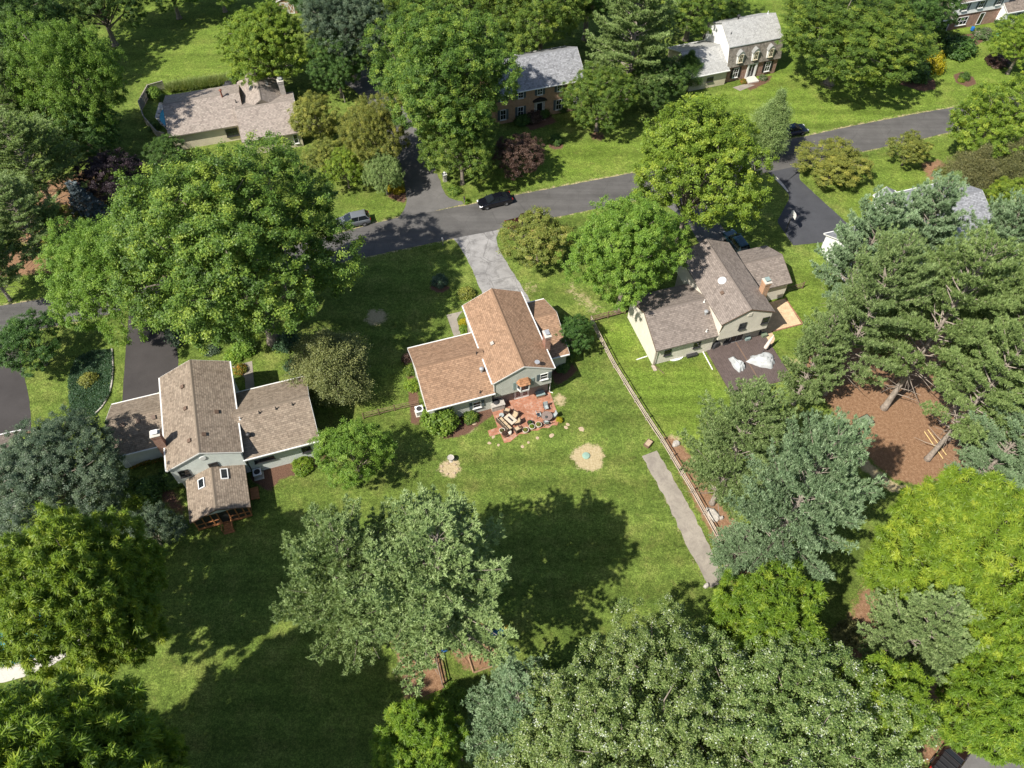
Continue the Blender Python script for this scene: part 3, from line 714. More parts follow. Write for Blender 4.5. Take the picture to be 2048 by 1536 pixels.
def window(parent, pos, face, w, h, framem=None, shut=None, cols=1, rows=2, sill=True, shw=0.38, name='window', sides=(-1, 1)):
    framem = framem or M['trim']; rz = ROT[face]; b = 0.075; d = 0.07
    mb = MB()
    O = [(-w / 2, -h / 2), (w / 2, -h / 2), (w / 2, h / 2), (-w / 2, h / 2)]
    I = [(-w / 2 + b, -h / 2 + b), (w / 2 - b, -h / 2 + b), (w / 2 - b, h / 2 - b), (-w / 2 + b, h / 2 - b)]
    vs = [(x, -d, z) for x, z in O] + [(x, -d, z) for x, z in I] + [(x, 0.0, z) for x, z in O] + [(x, -0.012, z) for x, z in I]
    fs = []
    for k in range(4):
        j = (k + 1) % 4
        fs += [(k, j, 4 + j, 4 + k), (8 + k, 8 + j, j, k), (4 + k, 4 + j, 12 + j, 12 + k), (12 + k, 12 + j, 8 + j, 8 + k)]
    mb.addi(vs, fs)
    for k in range(1, cols): mb.box((-w / 2 + w * k / cols, -0.045, 0), (0.04, 0.03, h - 2 * b + .01))
    for k in range(1, rows): mb.box((0, -0.042, -h / 2 + h * k / rows), (w - 2 * b + .01, 0.034, 0.05))
    if sill: mb.box((0, -0.08, -h / 2 - 0.03), (w + 0.12, 0.17, 0.06))
    o = mb.build(name, framem, parent, loc=pos, rz=rz)
    pb = MB(); pb.box((0, -0.012, 0), (w - 2 * b + 0.004, 0.012, h - 2 * b + 0.004)); pb.build('pane', M['glass'], o)
    if shut is not None:
        for sgn in sides:
            sb = MB(); sb.box((0, -0.03, 0), (shw, 0.05, h + 0.04))
            nl = max(3, int(h / 0.14))
            for k in range(nl): sb.box((0, -0.058, -h / 2 + h * (k + .5) / nl), (shw - 0.1, 0.02, h / nl * 0.55), rx=0.5)
            so = sb.build('shutter', shut, o, loc=(sgn * (w / 2 + shw / 2 + 0.015), 0, 0))
    return o
def chimney(parent, x, y, sx, sy, z0, z1, bm, capm=None, metal=None):
    b = MB(); b.box((x, y, (z0 + z1) / 2), (sx, sy, z1 - z0))
    b.box((x, y, z1 - 0.22), (sx + 0.1, sy + 0.1, 0.2))
    ch = b.build('chimney', bm, parent)
    c2 = MB(); c2.box((x, y, z1 + 0.05), (sx + 0.16, sy + 0.16, 0.1)); c2.build('chimney_cap', capm or M['concrete_pale'], ch)
    f = MB(); f.box((x, y, z1 + 0.2), (sx * 0.5, sy * 0.5, 0.2)); f.box((x, y, z1 + 0.36), (sx * 0.78, sy * 0.72, 0.06)); f.build('flue_hood', metal or M['metal_grey'], ch)
    return ch
def slope_vent(parent, x, y, z, tilt_axis, tilt, m=None, kind='box', name='roof_vent'):
    b = MB()
    if kind == 'box': b.box((0, 0, 0.07), (0.34, 0.38, 0.16)); b.box((0, 0, 0.16), (0.4, 0.44, 0.03))
    elif kind == 'pipe': b.tube([(0, 0, -0.1), (0, 0, 0.42)], 0.055, 8); b.lathe([(0.13, -0.02), (0.12, 0.03), (0.07, 0.12)], 10)
    elif kind == 'turbine':
        b.tube([(0, 0, -0.15), (0, 0, 0.3)], 0.13, 10); b.lathe([(0.10, 0.3), (0.24, 0.38), (0.27, 0.5), (0.22, 0.62), (0.06, 0.68)], 12)
    elif kind == 'dome': b.lathe([(0.52, 0.0), (0.50, 0.10), (0.38, 0.22), (0.2, 0.29), (0.02, 0.31)], 18)
    o = b.build(name, m or M['trim_brown'], parent, loc=(x, y, z))
    o.rotation_euler = (tilt if tilt_axis == 'x' else 0, tilt if tilt_axis == 'y' else 0, 0)
    return o
def skylight(parent, pos, rot, w, h):
    b = MB()
    for s in (-1, 1): b.box((s * (w / 2 - .04), 0, 0.06), (0.08, h, 0.14)); b.box((0, s * (h / 2 - .04), 0.062), (w - 0.15, 0.08, 0.135))
    o = b.build('skylight', M['metal_white'], parent, loc=pos); o.rotation_euler = rot
    g = MB(); g.box((0, 0, 0.075), (w - 0.15, h - 0.15, 0.02)); g.build('pane', M['glass'], o)
    return o

# ---- the middle house: orange shingles, patio behind
hc = thing('house', 'split level house with orange brown roof, brick patio behind', 'house', (1.36, 51.36, 0), 0.32)
gable(hc, 'y', 0.18, 12.18, 0, 3.59, 3.59, 5.29, 7.05, 2.49, M['roof_orange'], M['side_green'], M['trim'], inset=0.24, rake=0.10)
b = MB(); b.boxz(-3.3, 3.3, 1.0, 11.7, 0, 2.488); b.build('lower_wall', M['lower_wall'], hc)
gable(hc, 'x', -11.14, -3.34, 4.66, 4.54, 4.54, 3.57, 5.63, 0, M['roof_orange'], M['side_green'], M['trim'], inset=0.45, rake=0.25, ends=(True, False))
gable(hc, 'x', 3.34, 6.62, 8.0, 4.8, 4.1, 3.05, 5.15, 0, M['roof_orange'], M['side_green'], M['trim'], inset=0.35, ends=(False, True))
chimney(hc, 3.75, 3.45, 0.62, 0.95, 2.9, 7.35, M['brick_red'])
window(hc, (2.42, 0.28, 4.12), '-y', 0.95, 1.08, shut=M['shutter'])
window(hc, (-5.4, 0.56, 1.6), '-y', 1.0, 1.15, shut=M['shutter'])
# bay window with a small hipped roof
bay = MB()
bay.addi([(-0.78, 0.28, 2.95), (0.78, 0.28, 2.95), (0.5, -0.28, 2.95), (-0.5, -0.28, 2.95), (-0.78, 0.28, 3.2), (0.78, 0.28, 3.2), (0.5, -0.28, 3.2), (-0.5, -0.28, 3.2)],
         [(0, 3, 2, 1), (4, 5, 6, 7), (0, 1, 5, 4), (1, 2, 6, 5), (2, 3, 7, 6), (3, 0, 4, 7)])
for x, y in ((-0.76, 0.25), (0.76, 0.25), (0.49, -0.26), (-0.49, -0.26)): bay.box((x, y, 3.7), (0.1, 0.1, 1.0))
bay.box((0, -0.25, 4.17), (1.0, 0.1, 0.1))
bo = bay.build('bay_window', M['trim'], hc)
gb = MB(); gb.addi([(-0.72, 0.27, 3.2), (0.72, 0.27, 3.2), (0.46, -0.24, 3.2), (-0.46, -0.24, 3.2), (-0.72, 0.27, 4.2), (0.72, 0.27, 4.2), (0.46, -0.24, 4.2), (-0.46, -0.24, 4.2)],
                   [(0, 1, 5, 4), (1, 2, 6, 5), (2, 3, 7, 6), (3, 0, 4, 7)])
gb.build('pane', M['glass'], bo)
rb = MB()
rb.addi([(-0.92, 0.28, 4.22), (0.92, 0.28, 4.22), (0.6, -0.42, 4.22), (-0.6, -0.42, 4.22), (-0.5, 0.28, 4.78), (0.5, 0.28, 4.78)], [(0, 3, 2, 1), (3, 0, 4), (2, 3, 4, 5), (1, 2, 5), (0, 1, 5, 4)])
rb.uv = [None, [(0, 0), (1, 0), (.5, .8)], [(1, 0), (0, 0), (0, .8), (1, .8)], [(0, 0), (1, 0), (.5, .8)], None]
rb.build('bay_roof', M['bronze_roof'], bo)
for x in (-1.02, 1.06):
    s = MB(); s.box((x, 0.25, 3.7), (0.36, 0.05, 1.35)); s.build('shutter', M['shutter_light'], bo)
# french doors under the overhang
fd = MB()
fd.box((0.06, 0.96, 2.17), (1.75, 0.1, 0.1)); fd.box((0.06, 0.96, 0.08), (1.75, 0.1, 0.14))
for x in (-0.79, 0.06, 0.91): fd.box((x, 0.96, 1.12), (0.11, 0.1, 2.0))
for x0 in (-0.365, 0.485):
    for s in (-1, 1): fd.box((x0 + s * 0.31, 0.955, 1.12), (0.12, 0.06, 1.94))
    fd.box((x0, 0.955, 0.3), (0.5, 0.06, 0.3)); fd.box((x0, 0.955, 2.05), (0.5, 0.06, 0.14))
    for k in range(1, 5): fd.box((x0, 0.95, 0.45 + k * 0.31), (0.5, 0.03, 0.025))
    fd.box((x0, 0.95, 1.2), (0.025, 0.03, 1.5))
fo = fd.build('french_door', M['trim'], hc)
for x0 in (-0.365, 0.485):
    p = MB(); p.box((x0, 0.97, 1.2), (0.52, 0.02, 1.56)); p.build('pane', M['patina'], fo)
slope_vent(hc, -2.13, 4.99, 6.05, 'y', -0.456, kind='box', m=M['stone_grey'])
slope_vent(hc, -4.15, 4.55, 5.5, 'x', 0, kind='pipe', m=M['metal_dark'])
slope_vent(hc, -4.15, 2.6, 4.72, 'x', 0.0, kind='turbine', m=M['metal_grey'])
slope_vent(hc, -4.95, 0.55, 3.78, 'x', 0, kind='pipe', m=M['metal_dark'])
# downspout at the inner corner
b = MB(); b.tube([(-3.5, 0.2, 5.15), (-3.42, 0.25, 4.9), (-3.42, 0.25, 3.6)], 0.05, 6); b.build('downspout', M['trim'], hc)
b = MB(); b.tube([(3.46, 0.5, 5.1), (3.4, 0.6, 4.8), (3.4, 0.7, 0.15), (3.75, 0.45, 0.08)], 0.05, 6); b.build('downspout', M['trim'], hc)

# ---- the left house: tan shingles, screened porch behind
hl = thing('house', 'split level house with weathered tan roof and cedar screened porch', 'house', (-31.14, 40.16, 0), 0.318)
gable(hl, 'y', 0.18, 12.49, 0, 3.75, 3.75, 5.31, 7.02, 2.47, M['roof_tan'], M['side_pale'], M['trim'], inset=0.24, rake=0.10)
b = MB(); b.boxz(-3.45, 3.45, 1.0, 12.0, 0, 2.468); b.build('lower_wall', M['side_pale'], hl)
gable(hl, 'x', 3.4, 11.42, 4.8, 4.46, 4.46, 3.58, 5.75, 0, M['roof_tan'], M['side_pale'], M['trim'], inset=0.45, rake=0.25, ends=(False, True))
gable(hl, 'x', -9.72, -3.4, 8.7, 3.5, 3.55, 3.0, 4.8, 0, M['roof_tan'], M['side_pale'], M['trim'], inset=0.35, ends=(True, False))
chimney(hl, -3.95, 3.45, 0.85, 0.7, 0.0, 7.5, M['brick_red'], metal=M['metal_white'])
for x, w in ((-2.4, 1.0), (0.57, 0.95)): window(hl, (x, 0.27, 4.05), '-y', w, 1.1, framem=M['metal_dark'])
v = MB(); v.lathe([(0.34, 0), (0.34, 0.05), (0.28, 0.07)], 18); vo = v.build('gable_vent', M['trim'], hl, loc=(0.0, 0.27, 5.85)); vo.rotation_euler = (math.pi / 2, 0, 0)
window(hl, (5.3, 0.78, 2.05), '-y', 2.1, 0.55, framem=M['metal_dark'], rows=1, cols=3)
window(hl, (9.75, 0.78, 1.88), '-y', 1.0, 1.0, framem=M['metal_dark'])
for x, y in ((-8.1, 8.0), (-6.5, 8.0), (-4.9, 8.0)): slope_vent(hl, x, y, 4.8 - 0.7 * 1.8 / 3.5 + 0.0, 'x', 0.47)
for x, y in ((-1.1, 9.4), (-1.0, 6.4), (-0.9, 2.2)): slope_vent(hl, x, y, 7.02 - abs(x) * 1.71 / 3.75, 'y', -0.427)
for x, y in ((1.9, 5.3), (0.55, 2.4)): slope_vent(hl, x, y, 7.02 - abs(x) * 1.71 / 3.75, 'y', 0.427)
for x in (6.1, 7.85, 9.6): slope_vent(hl, x, 4.3, 5.55, 'x', 0, kind='pipe', m=M['metal_dark'])
slope_vent(hl, 4.55, 2.35, 4.55, 'x', 0, kind='turbine', m=M['metal_dark'])
slope_vent(hl, 4.05, 4.2, 5.4, 'x', 0, kind='pipe', m=M['trim'])
# screened porch: deck, roof, posts, screens, stairs
dk = MB(); dk.boxz(-2.55, 2.95, -4.55, 0.6, 0.30, 0.42); pd = dk.build('porch_deck', M['wood_cedar'], hl)
gable(hl, 'y', -4.85, 0.3, 0.25, 2.95, 3.1, 2.75, 3.95, 2.6, M['roof_tan'], M['side_pale'], M['trim_brown'], inset=0.3, rake=0.3, gutters=False, wall=False)
tri = MB(); tri.extrude([(-2.45, 2.66), (3.05, 2.66), (0.25, 3.76)], -4.5, -4.42, lambda t, p: (p[0], t, p[1])); tri.build('gable_panel', M['side_pale'], hl)
for x in (-2.45, -1.6, -0.75, -0.1, 0.95, 1.7, 2.4, 2.92):
    p = MB(); p.box((x, -4.45, 1.55), (0.11, 0.11, 2.3)); p.build('post', M['wood_cedar'], hl)
for x in (-2.45, 2.92):
    for y in (-3.2, -1.9, -0.6):
        p = MB(); p.box((x, y, 1.55), (0.11, 0.11, 2.3)); p.build('post', M['wood_cedar'], hl)
for z in (0.48, 1.25, 2.62):
    for x0, x1 in ((-2.39, -0.16), (1.01, 2.86)):
        p = MB(); p.box(((x0 + x1) / 2, -4.45, z), (x1 - x0, 0.08, 0.12)); p.build('rail', M['wood_cedar'], hl)
    for x in (-2.45, 2.92):
        p = MB(); p.box((x, -2.2, z), (0.07, 4.2, 0.12)); p.build('rail', M['wood_cedar'], hl)
p = MB(); p.boxz(-2.4, 2.87, -4.44, -4.43, 0.5, 2.6); p.build('screen', M['screen'], hl)
for x in (-2.47, 2.94):
    p = MB(); p.boxz(x - 0.005, x + 0.005, -4.3, 0.3, 0.5, 2.6); p.build('screen', M['screen'], hl)
for k in range(4):
    p = MB(); p.box((0.42, -4.75 - k * 0.27, 0.36 - k * 0.09), (0.95, 0.27, 0.045)); p.build('stair_tread', M['wood_cedar'], hl)
for x in (-0.1, 0.95):
    p = MB(); p.tube([(x, -4.55, 1.3), (x, -5.6, 0.95)], 0.05, 6); p.tube([(x, -5.58, 0.0), (x, -5.58, 1.0)], 0.05, 6); p.build('stair_rail', M['wood_cedar'], hl)
skylight(hl, (-0.95, -1.15, 3.5), (0, -0.386, 0), 0.75, 1.15)
skylight(hl, (1.35, -0.75, 3.55), (0, 0.369, 0), 0.75, 1.25)
p = MB(); p.boxz(3.05, 3.9, -2.6, -1.2, 0.2, 0.32); p.boxz(3.6, 3.9, -2.6, -1.2, 0.05, 0.16); p.build('side_step', M['wood_cedar'], hl)

# ---- the right house: brown shingles, dark deck behind
hr = thing('house', 'cream split level house with brown roof and dark deck behind', 'house', (27.5, 59.9, 0), 0.31)
gable(hr, 'y', 0.18, 12.19, 0, 3.46, 3.46, 5.44, 7.0, 2.41, M['roof_brown'], M['side_cream'], M['trim_brown'], inset=0.22, rake=0.10, gutters=False)
b = MB(); b.boxz(-3.15, 3.15, 1.0, 11.7, 0, 2.408); b.build('lower_wall', M['lower_cream'], hr)
gable(hr, 'x', -11.21, -3.2, 4.67, 4.38, 4.38, 3.26, 5.35, 0, M['roof_brown'], M['side_cream'], M['trim_brown'], inset=0.45, rake=0.2, gutters=False, ends=(True, False))
gable(hr, 'x', 3.2, 9.5, 9.05, 3.5, 3.4, 3.0, 4.6, 0, M['roof_brown'], M['side_cream'], M['trim_brown'], inset=0.35, gutters=False, ends=(False, True))
chimney(hr, 3.55, 3.4, 0.72, 0.85, 0.0, 7.3, M['brick_tan'], metal=M['shutter_light'])
for x, z in ((-0.4, 4.1), (2.6, 4.1)): window(hr, (x, 0.27, z), '-y', 0.92, 1.1, framem=M['metal_dark'])
v = MB(); v.box((0, -0.03, 0), (0.5, 0.06, 0.5)); v.build('gable_vent', M['side_cream'], hr, loc=(0.1, 0.27, 5.95))
for x in (-9.35, -5.55): window(hr, (x, 0.73, 1.85), '-y', 0.9, 1.0, framem=M['metal_dark'])
window(hr, (0.0, 0.99, 1.15), '-y', 1.8, 2.0, framem=M['metal_grey'], rows=1, cols=2, sill=False, name='sliding_door')
slope_vent(hr, -1.0, 5.6, 7.0 - 1.0 * 1.56 / 3.46 + 0.02, 'y', -0.424, kind='dome', m=M['metal_white'], name='sun_tunnel')
slope_vent(hr, -1.7, 4.0, 6.25, 'y', -0.424, m=M['trim_brown'])
slope_vent(hr, -4.0, 2.9, 4.5, 'x', 0, kind='turbine', m=M['metal_grey'])
slope_vent(hr, -3.7, 4.2, 5.15, 'x', 0, kind='pipe', m=M['pipe_white'])
slope_vent(hr, -4.6, 1.0, 3.7, 'x', 0, kind='pipe', m=M['pipe_white'])
b = MB(); b.tube([(-11.1, 0.4, 3.1), (-10.9, 0.6, 2.8), (-10.9, 0.62, 0.15), (-10.2, -0.9, 0.06)], 0.05, 6); b.build('downspout', M['trim_brown'], hr)
b = MB(); b.tube([(-3.25, 0.2, 5.2), (-3.22, 0.35, 3.7)], 0.05, 6); b.build('downspout', M['trim_brown'], hr)

# ---- the long low house with the pool, top left
hn = thing('house', 'long low house with mottled pinkish roof beside fenced pool', 'house', (-51.3, 99.6, 0), 0.30)
gable(hn, 'x', -0.2, 10.9, 2.0, 5.6, 5.0, 2.8, 4.6, 0, M['roof_pink'], M['side_tan'], M['trim_brown'], inset=0.45, gutters=False)
gable(hn, 'x', 9.9, 18.6, -1.9, 5.9, 4.6, 2.75, 4.4, 0, M['roof_pink'], M['side_tan'], M['trim'], inset=0.45, gutters=False, ends=(False, True))
gable(hn, 'y', -1.5, 7.2, 13.9, 3.3, 3.3, 2.9, 5.0, 0, M['roof_pink'], M['side_tan'], M['trim_brown'], inset=0.4, gutters=False, ends=(False, True))
chimney(hn, 17.2, 1.9, 0.8, 0.9, 0.0, 5.4, M['stone_grey'])
window(hn, (8.6, -3.16, 1.5), '-y', 1.8, 1.3, framem=M['metal_dark'], cols=2)
window(hn, (17.5, -7.36, 1.5), '-y', 0.7, 1.6, cols=1)
skylight(hn, (12.7, 3.3, 4.1), (0, -0.538, 0), 0.35, 1.2); skylight(hn, (15.0, 3.7, 4.15), (0, 0.538, 0), 0.35, 1.3)
b = MB(); b.tube([(8.4, 1.55, 4.3), (8.4, 1.55, 5.6)], 0.12, 8); b.lathe([(0.22, 5.5), (0.24, 5.6), (0.05, 5.78)], 10, (8.4, 1.55, 0)); b.build('stove_pipe', M['patina'], hn)
slope_vent(hn, 10.2, 0.2, 4.1, 'x', 0, kind='pipe', m=M['metal_dark'])

# ---- brick house among the trees at the top
hb = thing('house', 'two storey brick house with grey roof half behind oak', 'house', (-2.6, 103.6, 0), 0.31)
gable(hb, 'x', -0.5, 14.0, 4.3, 4.7, 4.7, 5.4, 8.0, 0, M['roof_grey'], M['brick_tan'], M['trim'], inset=0.4)
for x in (0.9, 3.7, 6.75, 9.9, 12.4): window(hb, (x, 0.0, 4.45), '-y', 0.85, 1.05, shut=M['shutter'], cols=2)
for x in (0.9, 3.7, 9.9, 12.4): window(hb, (x, 0.0, 1.6), '-y', 0.95, 1.75, shut=M['shutter'], cols=2)
d = MB()
for x in (6.05, 7.45): d.box((x, -0.07, 1.5), (0.3, 0.14, 2.7))
d.box((6.75, -0.1, 2.85), (1.9, 0.2, 0.22)); do = d.build('door_surround', M['stone_grey'], hb)
d = MB(); d.extrude([(-1.15, 2.98), (1.15, 2.98), (0.8, 3.28), (0, 3.52), (-0.8, 3.28)], -0.45, 0.0, lambda t, p: (6.75 + p[0], t, p[1])); d.build('door_hood', M['black'], do)
window(hb, (6.75, -0.02, 1.4), '-y', 1.0, 2.4, rows=1, sill=False, name='front_door')
d = MB(); d.boxz(6.0, 7.5, -1.2, -0.05, 0.0, 0.25); d.build('doorstep', M['brick_red'], hb)

# ---- gambrel house with dormers
hm = thing('house', 'pale grey gambrel roofed house with three front dormers', 'house', (34.2, 115.2, 0), 0.325)
def gambrel(parent, x0, x1, roof_up, roof_low):
    zb, zk, zr = 2.75, 5.9, 8.0
    up_ = MB(); lo = MB()
    yk, yr = 0.55, 4.3; yb = -0.25; D = 8.6
    up_.addi([], []); 
    def q(mb, pts, uv): mb.add(pts, uv)
    L = x1 - x0
    def slab(y0, z0, y1, z1, m, name, th=0.14):
        mb = MB(); s = math.hypot(y1 - y0, z1 - z0)
        ny_, nz_ = -(z1 - z0) / s, (y1 - y0) / s
        if nz_ < 0: ny_, nz_ = -ny_, -nz_
        sec = [(y0, z0), (y1, z1), (y1 - ny_ * th, z1 - nz_ * th), (y0 - ny_ * th, z0 - nz_ * th)]
        vs = [(x0, *p) for p in sec] + [(x1, *p) for p in sec]
        mb.v += vs
        for k, (idx, uv) in enumerate([((0, 4, 5, 1), [(0, 0), (L, 0), (L, s), (0, s)]), ((1, 5, 6, 2), None), ((2, 6, 7, 3), None), ((3, 7, 4, 0), None), ((0, 1, 2, 3), None), ((7, 6, 5, 4), None)]):
            mb.f.append(idx); mb.uv.append(uv)
        return mb.build(name, m, parent)
    slab(yb, zb, yk, zk, roof_low, 'lower_roof'); slab(yk - 0.12, zk - 0.02, yr, zr, roof_up, 'roof')
    slab(D - yb, zb, D - yk, zk, roof_low, 'lower_roof'); slab(D - yk + 0.12, zk - 0.02, yr, zr, roof_up, 'roof')
    w = MB(); w.extrude([(0.1, 0), (D - 0.1, 0), (D - 0.1, zb), (D - yk - 0.22, zk - 0.1), (yr, zr - 0.2), (yk + 0.22, zk - 0.1), (0.1, zb)], x0 + 0.2, x1 - 0.2, lambda t, p: (t, p[0], p[1]))
    w.build('wall', M['side_white'], parent)
    fw = MB(); fw.boxz(x0 + 0.22, x1 - 0.22, 0.04, 0.3, 0, zb - 0.02); fw.build('front_wall', M['brick_red'], parent)
    tr = MB(); tr.box(((x0 + x1) / 2, yk - 0.09, zk + 0.02), (L + 0.06, 0.1, 0.12)); tr.build('eave_trim', M['metal_grey'], parent)
gambrel(hm, -0.3, 9.3, M['roof_pale'], M['roof_shake'])
gable(hm, 'x', -7.0, -0.1, 3.6, 4.3, 4.6, 2.75, 4.7, 0, M['roof_pale'], M['side_tan'], M['trim'], inset=0.3, ends=(True, False))
for k, x in enumerate((1.7, 4.4, 7.1)):
    dm = MB(); dm.extrude([(-0.55, 3.3), (0.55, 3.3), (0.55, 4.75), (0.28, 5.15), (0, 5.3), (-0.28, 5.15), (-0.55, 4.75)], -0.28, 0.9, lambda t, p: (x + p[0], t, p[1])); dd = dm.build('dormer', M['trim'], hm)
    rf = MB(); pr = [(-0.68, 4.66), (-0.36, 5.2), (0, 5.42), (0.36, 5.2), (0.68, 4.66)]; pr2 = [(a, b_ - 0.1) for a, b_ in pr[::-1]]
    rf.extrude(pr + pr2, -0.4, 0.95, lambda t, p: (x + p[0], t, p[1])); rf.build('dormer_roof', M['roof_pale'], dd)
    window(hm, (x, -0.285, 4.15), '-y', 0.7, 1.35, framem=M['side_tan'], cols=2)
for x, w_ in ((1.6, 0.95), (7.4, 0.95)): window(hm, (x, 0.02, 1.5), '-y', w_, 1.7, shut=M['black'], cols=2)
window(hm, (4.45, 0.0, 1.35), '-y', 1.15, 2.3, rows=1, cols=2, sill=False, name='front_door')
d = MB(); d.box((3.7, -0.05, 1.35), (0.25, 0.16, 2.5)); d.box((5.2, -0.05, 1.35), (0.25, 0.16, 2.5)); d.box((4.45, -0.06, 2.62), (1.9, 0.18, 0.16)); d.build('door_surround', M['trim'], hm)
d = MB(); d.boxz(3.5, 5.4, -1.5, 0.0, 0, 0.22); d.build('doorstep', M['concrete_pale'], hm)
window(hm, (-3.2, -0.42, 1.5), '-y', 1.1, 0.8, framem=M['metal_dark'], cols=3, rows=2)
slope_vent(hm, 2.8, 4.6, 7.9, 'x', 0, kind='turbine', m=M['metal_dark']); slope_vent(hm, 0.6, 2.4, 6.85, 'x', 0, kind='pipe', m=M['metal_dark'])
slope_vent(hm, 8.0, 4.5, 7.95, 'x', 0, kind='pipe', m=M['metal_white'])

# ---- white and brick house at the top right corner
hw = thing('house', 'white and brick house with brown roof in far right corner', 'house', (75.4, 131.2, 0), 0.30)
gable(hw, 'x', -0.3, 10.8, 3.9, 4.3, 4.3, 5.3, 7.5, 2.75, M['roof_umber'], M['side_white'], M['trim'], inset=0.4)
b = MB(); b.boxz(0.15, 10.4, 0.15, 7.6, 0, 2.745); b.build('lower_wall', M['brick_red'], hw)
gable(hw, 'x', -6.5, 0.1, 3.4, 4.0, 4.0, 2.7, 4.8, 0, M['roof_umber'], M['brick_red'], M['trim'], inset=0.4, ends=(True, False))
gable(hw, 'x', 9.6, 17.5, 2.4, 4.2, 4.4, 2.8, 4.9, 0, M['roof_umber'], M['side_white'], M['trim'], inset=0.4, ends=(True, True))
for x in (1.6, 4.8, 8.4): window(hw, (x, -0.02, 4.15), '-y', 1.0, 1.3, shut=M['shutter'], cols=2)
window(hw, (2.4, 0.13, 1.45), '-y', 2.2, 1.5, cols=3)
window(hw, (6.3, 0.13, 1.25), '-y', 1.0, 2.2, rows=1, sill=False, name='front_door')
for x in (-4.6, -3.4, -2.2, -1.0): window(hw, (x, -0.22, 1.4), '-y', 1.05, 1.9, cols=1)
for x in (11.6, 13.6): window(hw, (x, -1.42, 1.5), '-y', 1.1, 1.4, shut=M['shutter'], cols=2)

# ---- grey roofed house under the right hand pines
gq = G(1651, 468, 2.8)
hg = thing('house', 'grey roofed white house mostly hidden under tall pines', 'house', (gq.x, gq.y, 0), 0.31)
gable(hg, 'x', -0.15, 9.0, -3.1, 3.4, 3.2, 2.8, 4.6, 0, M['roof_grey'], M['side_white'], M['trim'], inset=0.3)
gable(hg, 'x', 8.4, 20.0, -2.4, 4.6, 4.6, 5.2, 7.2, 0, M['roof_grey'], M['side_white'], M['trim'], inset=0.4)
gable(hg, 'y', 0.5, 4.2, 11.2, 1.6, 1.6, 3.6, 4.6, 0, M['roof_grey'], M['side_white'], M['trim'], inset=0.3)

# ---- low house at the left edge
sq = G(38, 861, 2.8)
hs = thing('house', 'low house with grey green siding cut by left edge', 'house', (sq.x, sq.y, 0), 0.31)
gable(hs, 'x', -14.0, 0.15, -4.0, 4.2, 4.0, 2.8, 4.7, 0, M['roof_umber'], M['side_green'], M['trim'], inset=0.3)
window(hs, (-0.1, -3.2, 1.6), '+x', 0.9, 1.0, cols=2)

# ---- garden shed at the top
hd = thing('garden_shed', 'brown garden shed with crossed white door trim', 'shed', tuple(G(577, 27)), 0.02)
b = MB(); b.boxz(-1.6, 1.6, 0, 2.4, 0, 2.2); b.build('wall', M['wood_brown'], hd)
gable(hd, 'y', -0.15, 2.55, 0, 1.75, 1.75, 2.2, 3.1, 2.1, M['roof_umber'], M['wood_brown'], M['trim'], inset=0.15, gutters=False)
for x in (-0.62, 0.62):
    d = MB()
    for s in (-1, 1): d.box((x + s * 0.52, -0.03, 1.0), (0.1, 0.05, 1.9)); d.box((x, -0.03, 1.0 + s * 0.92), (0.95, 0.05, 0.1))
    d.box((x, -0.028, 1.0), (0.08, 0.05, 2.0), ry=0.48); d.box((x, -0.03, 1.0), (0.08, 0.05, 2.0), ry=-0.48); d.build('door', M['trim'], hd)

for h in [o for o in bpy.data.objects if o.name.startswith('house') and o.parent is None]:
    h["group"] = "houses along the street"
# ------------------------------------------------------------------ tree generators (numpy)
def norm(a): return a / np.maximum(np.linalg.norm(a, axis=-1, keepdims=True), 1e-9)
def rdir(r, n): return norm(r.normal(size=(n, 3)))
def leaf_quads(r, Cn, Nn, size, aspect=0.58, fold=0.25):
    """one small triangle for each leaf"""
    n = len(Cn); t1 = norm(np.cross(Nn, rdir(r, n))); t2 = np.cross(Nn, t1)
    L = (size * r.uniform(0.65, 1.35, n))[:, None]; W = L * aspect
    return np.stack([Cn + t1 * L, Cn - t1 * L * .55 + t2 * W, Cn - t1 * L * .55 - t2 * W], 1)
def blades(r, B, D, Nn, length, width, droop=0.0):
    """one narrow triangle for each blade"""
    n = len(B); s = norm(np.cross(D, Nn)); L = np.asarray(length)[:, None] if np.ndim(length) else np.full((n, 1), length)
    tip = B + D * L; tip[:, 2] -= (droop * L[:, 0])
    return np.stack([B + D * L * .2 + s * width, tip, B + D * L * .2 - s * width], 1)
def quads_mesh(name, Q, lv, mat):
    n = len(Q)
    return np_mesh(name, Q.reshape(-1, 3), np.arange(n * 3).reshape(n, 3), mat, dict(lv=lv), 'FACE')
def limb_points(a, b, r, sag=0.08, k=5):
    a, b = np.array(a, float), np.array(b, float); out = []
    off = r.normal(size=3) * np.linalg.norm(b - a) * 0.07
    for i in range(k):
        t = i / (k - 1); p = a + (b - a) * t + off * math.sin(math.pi * t); p[2] += sag * np.linalg.norm(b - a) * math.sin(math.pi * t); out.append(p)
    return out

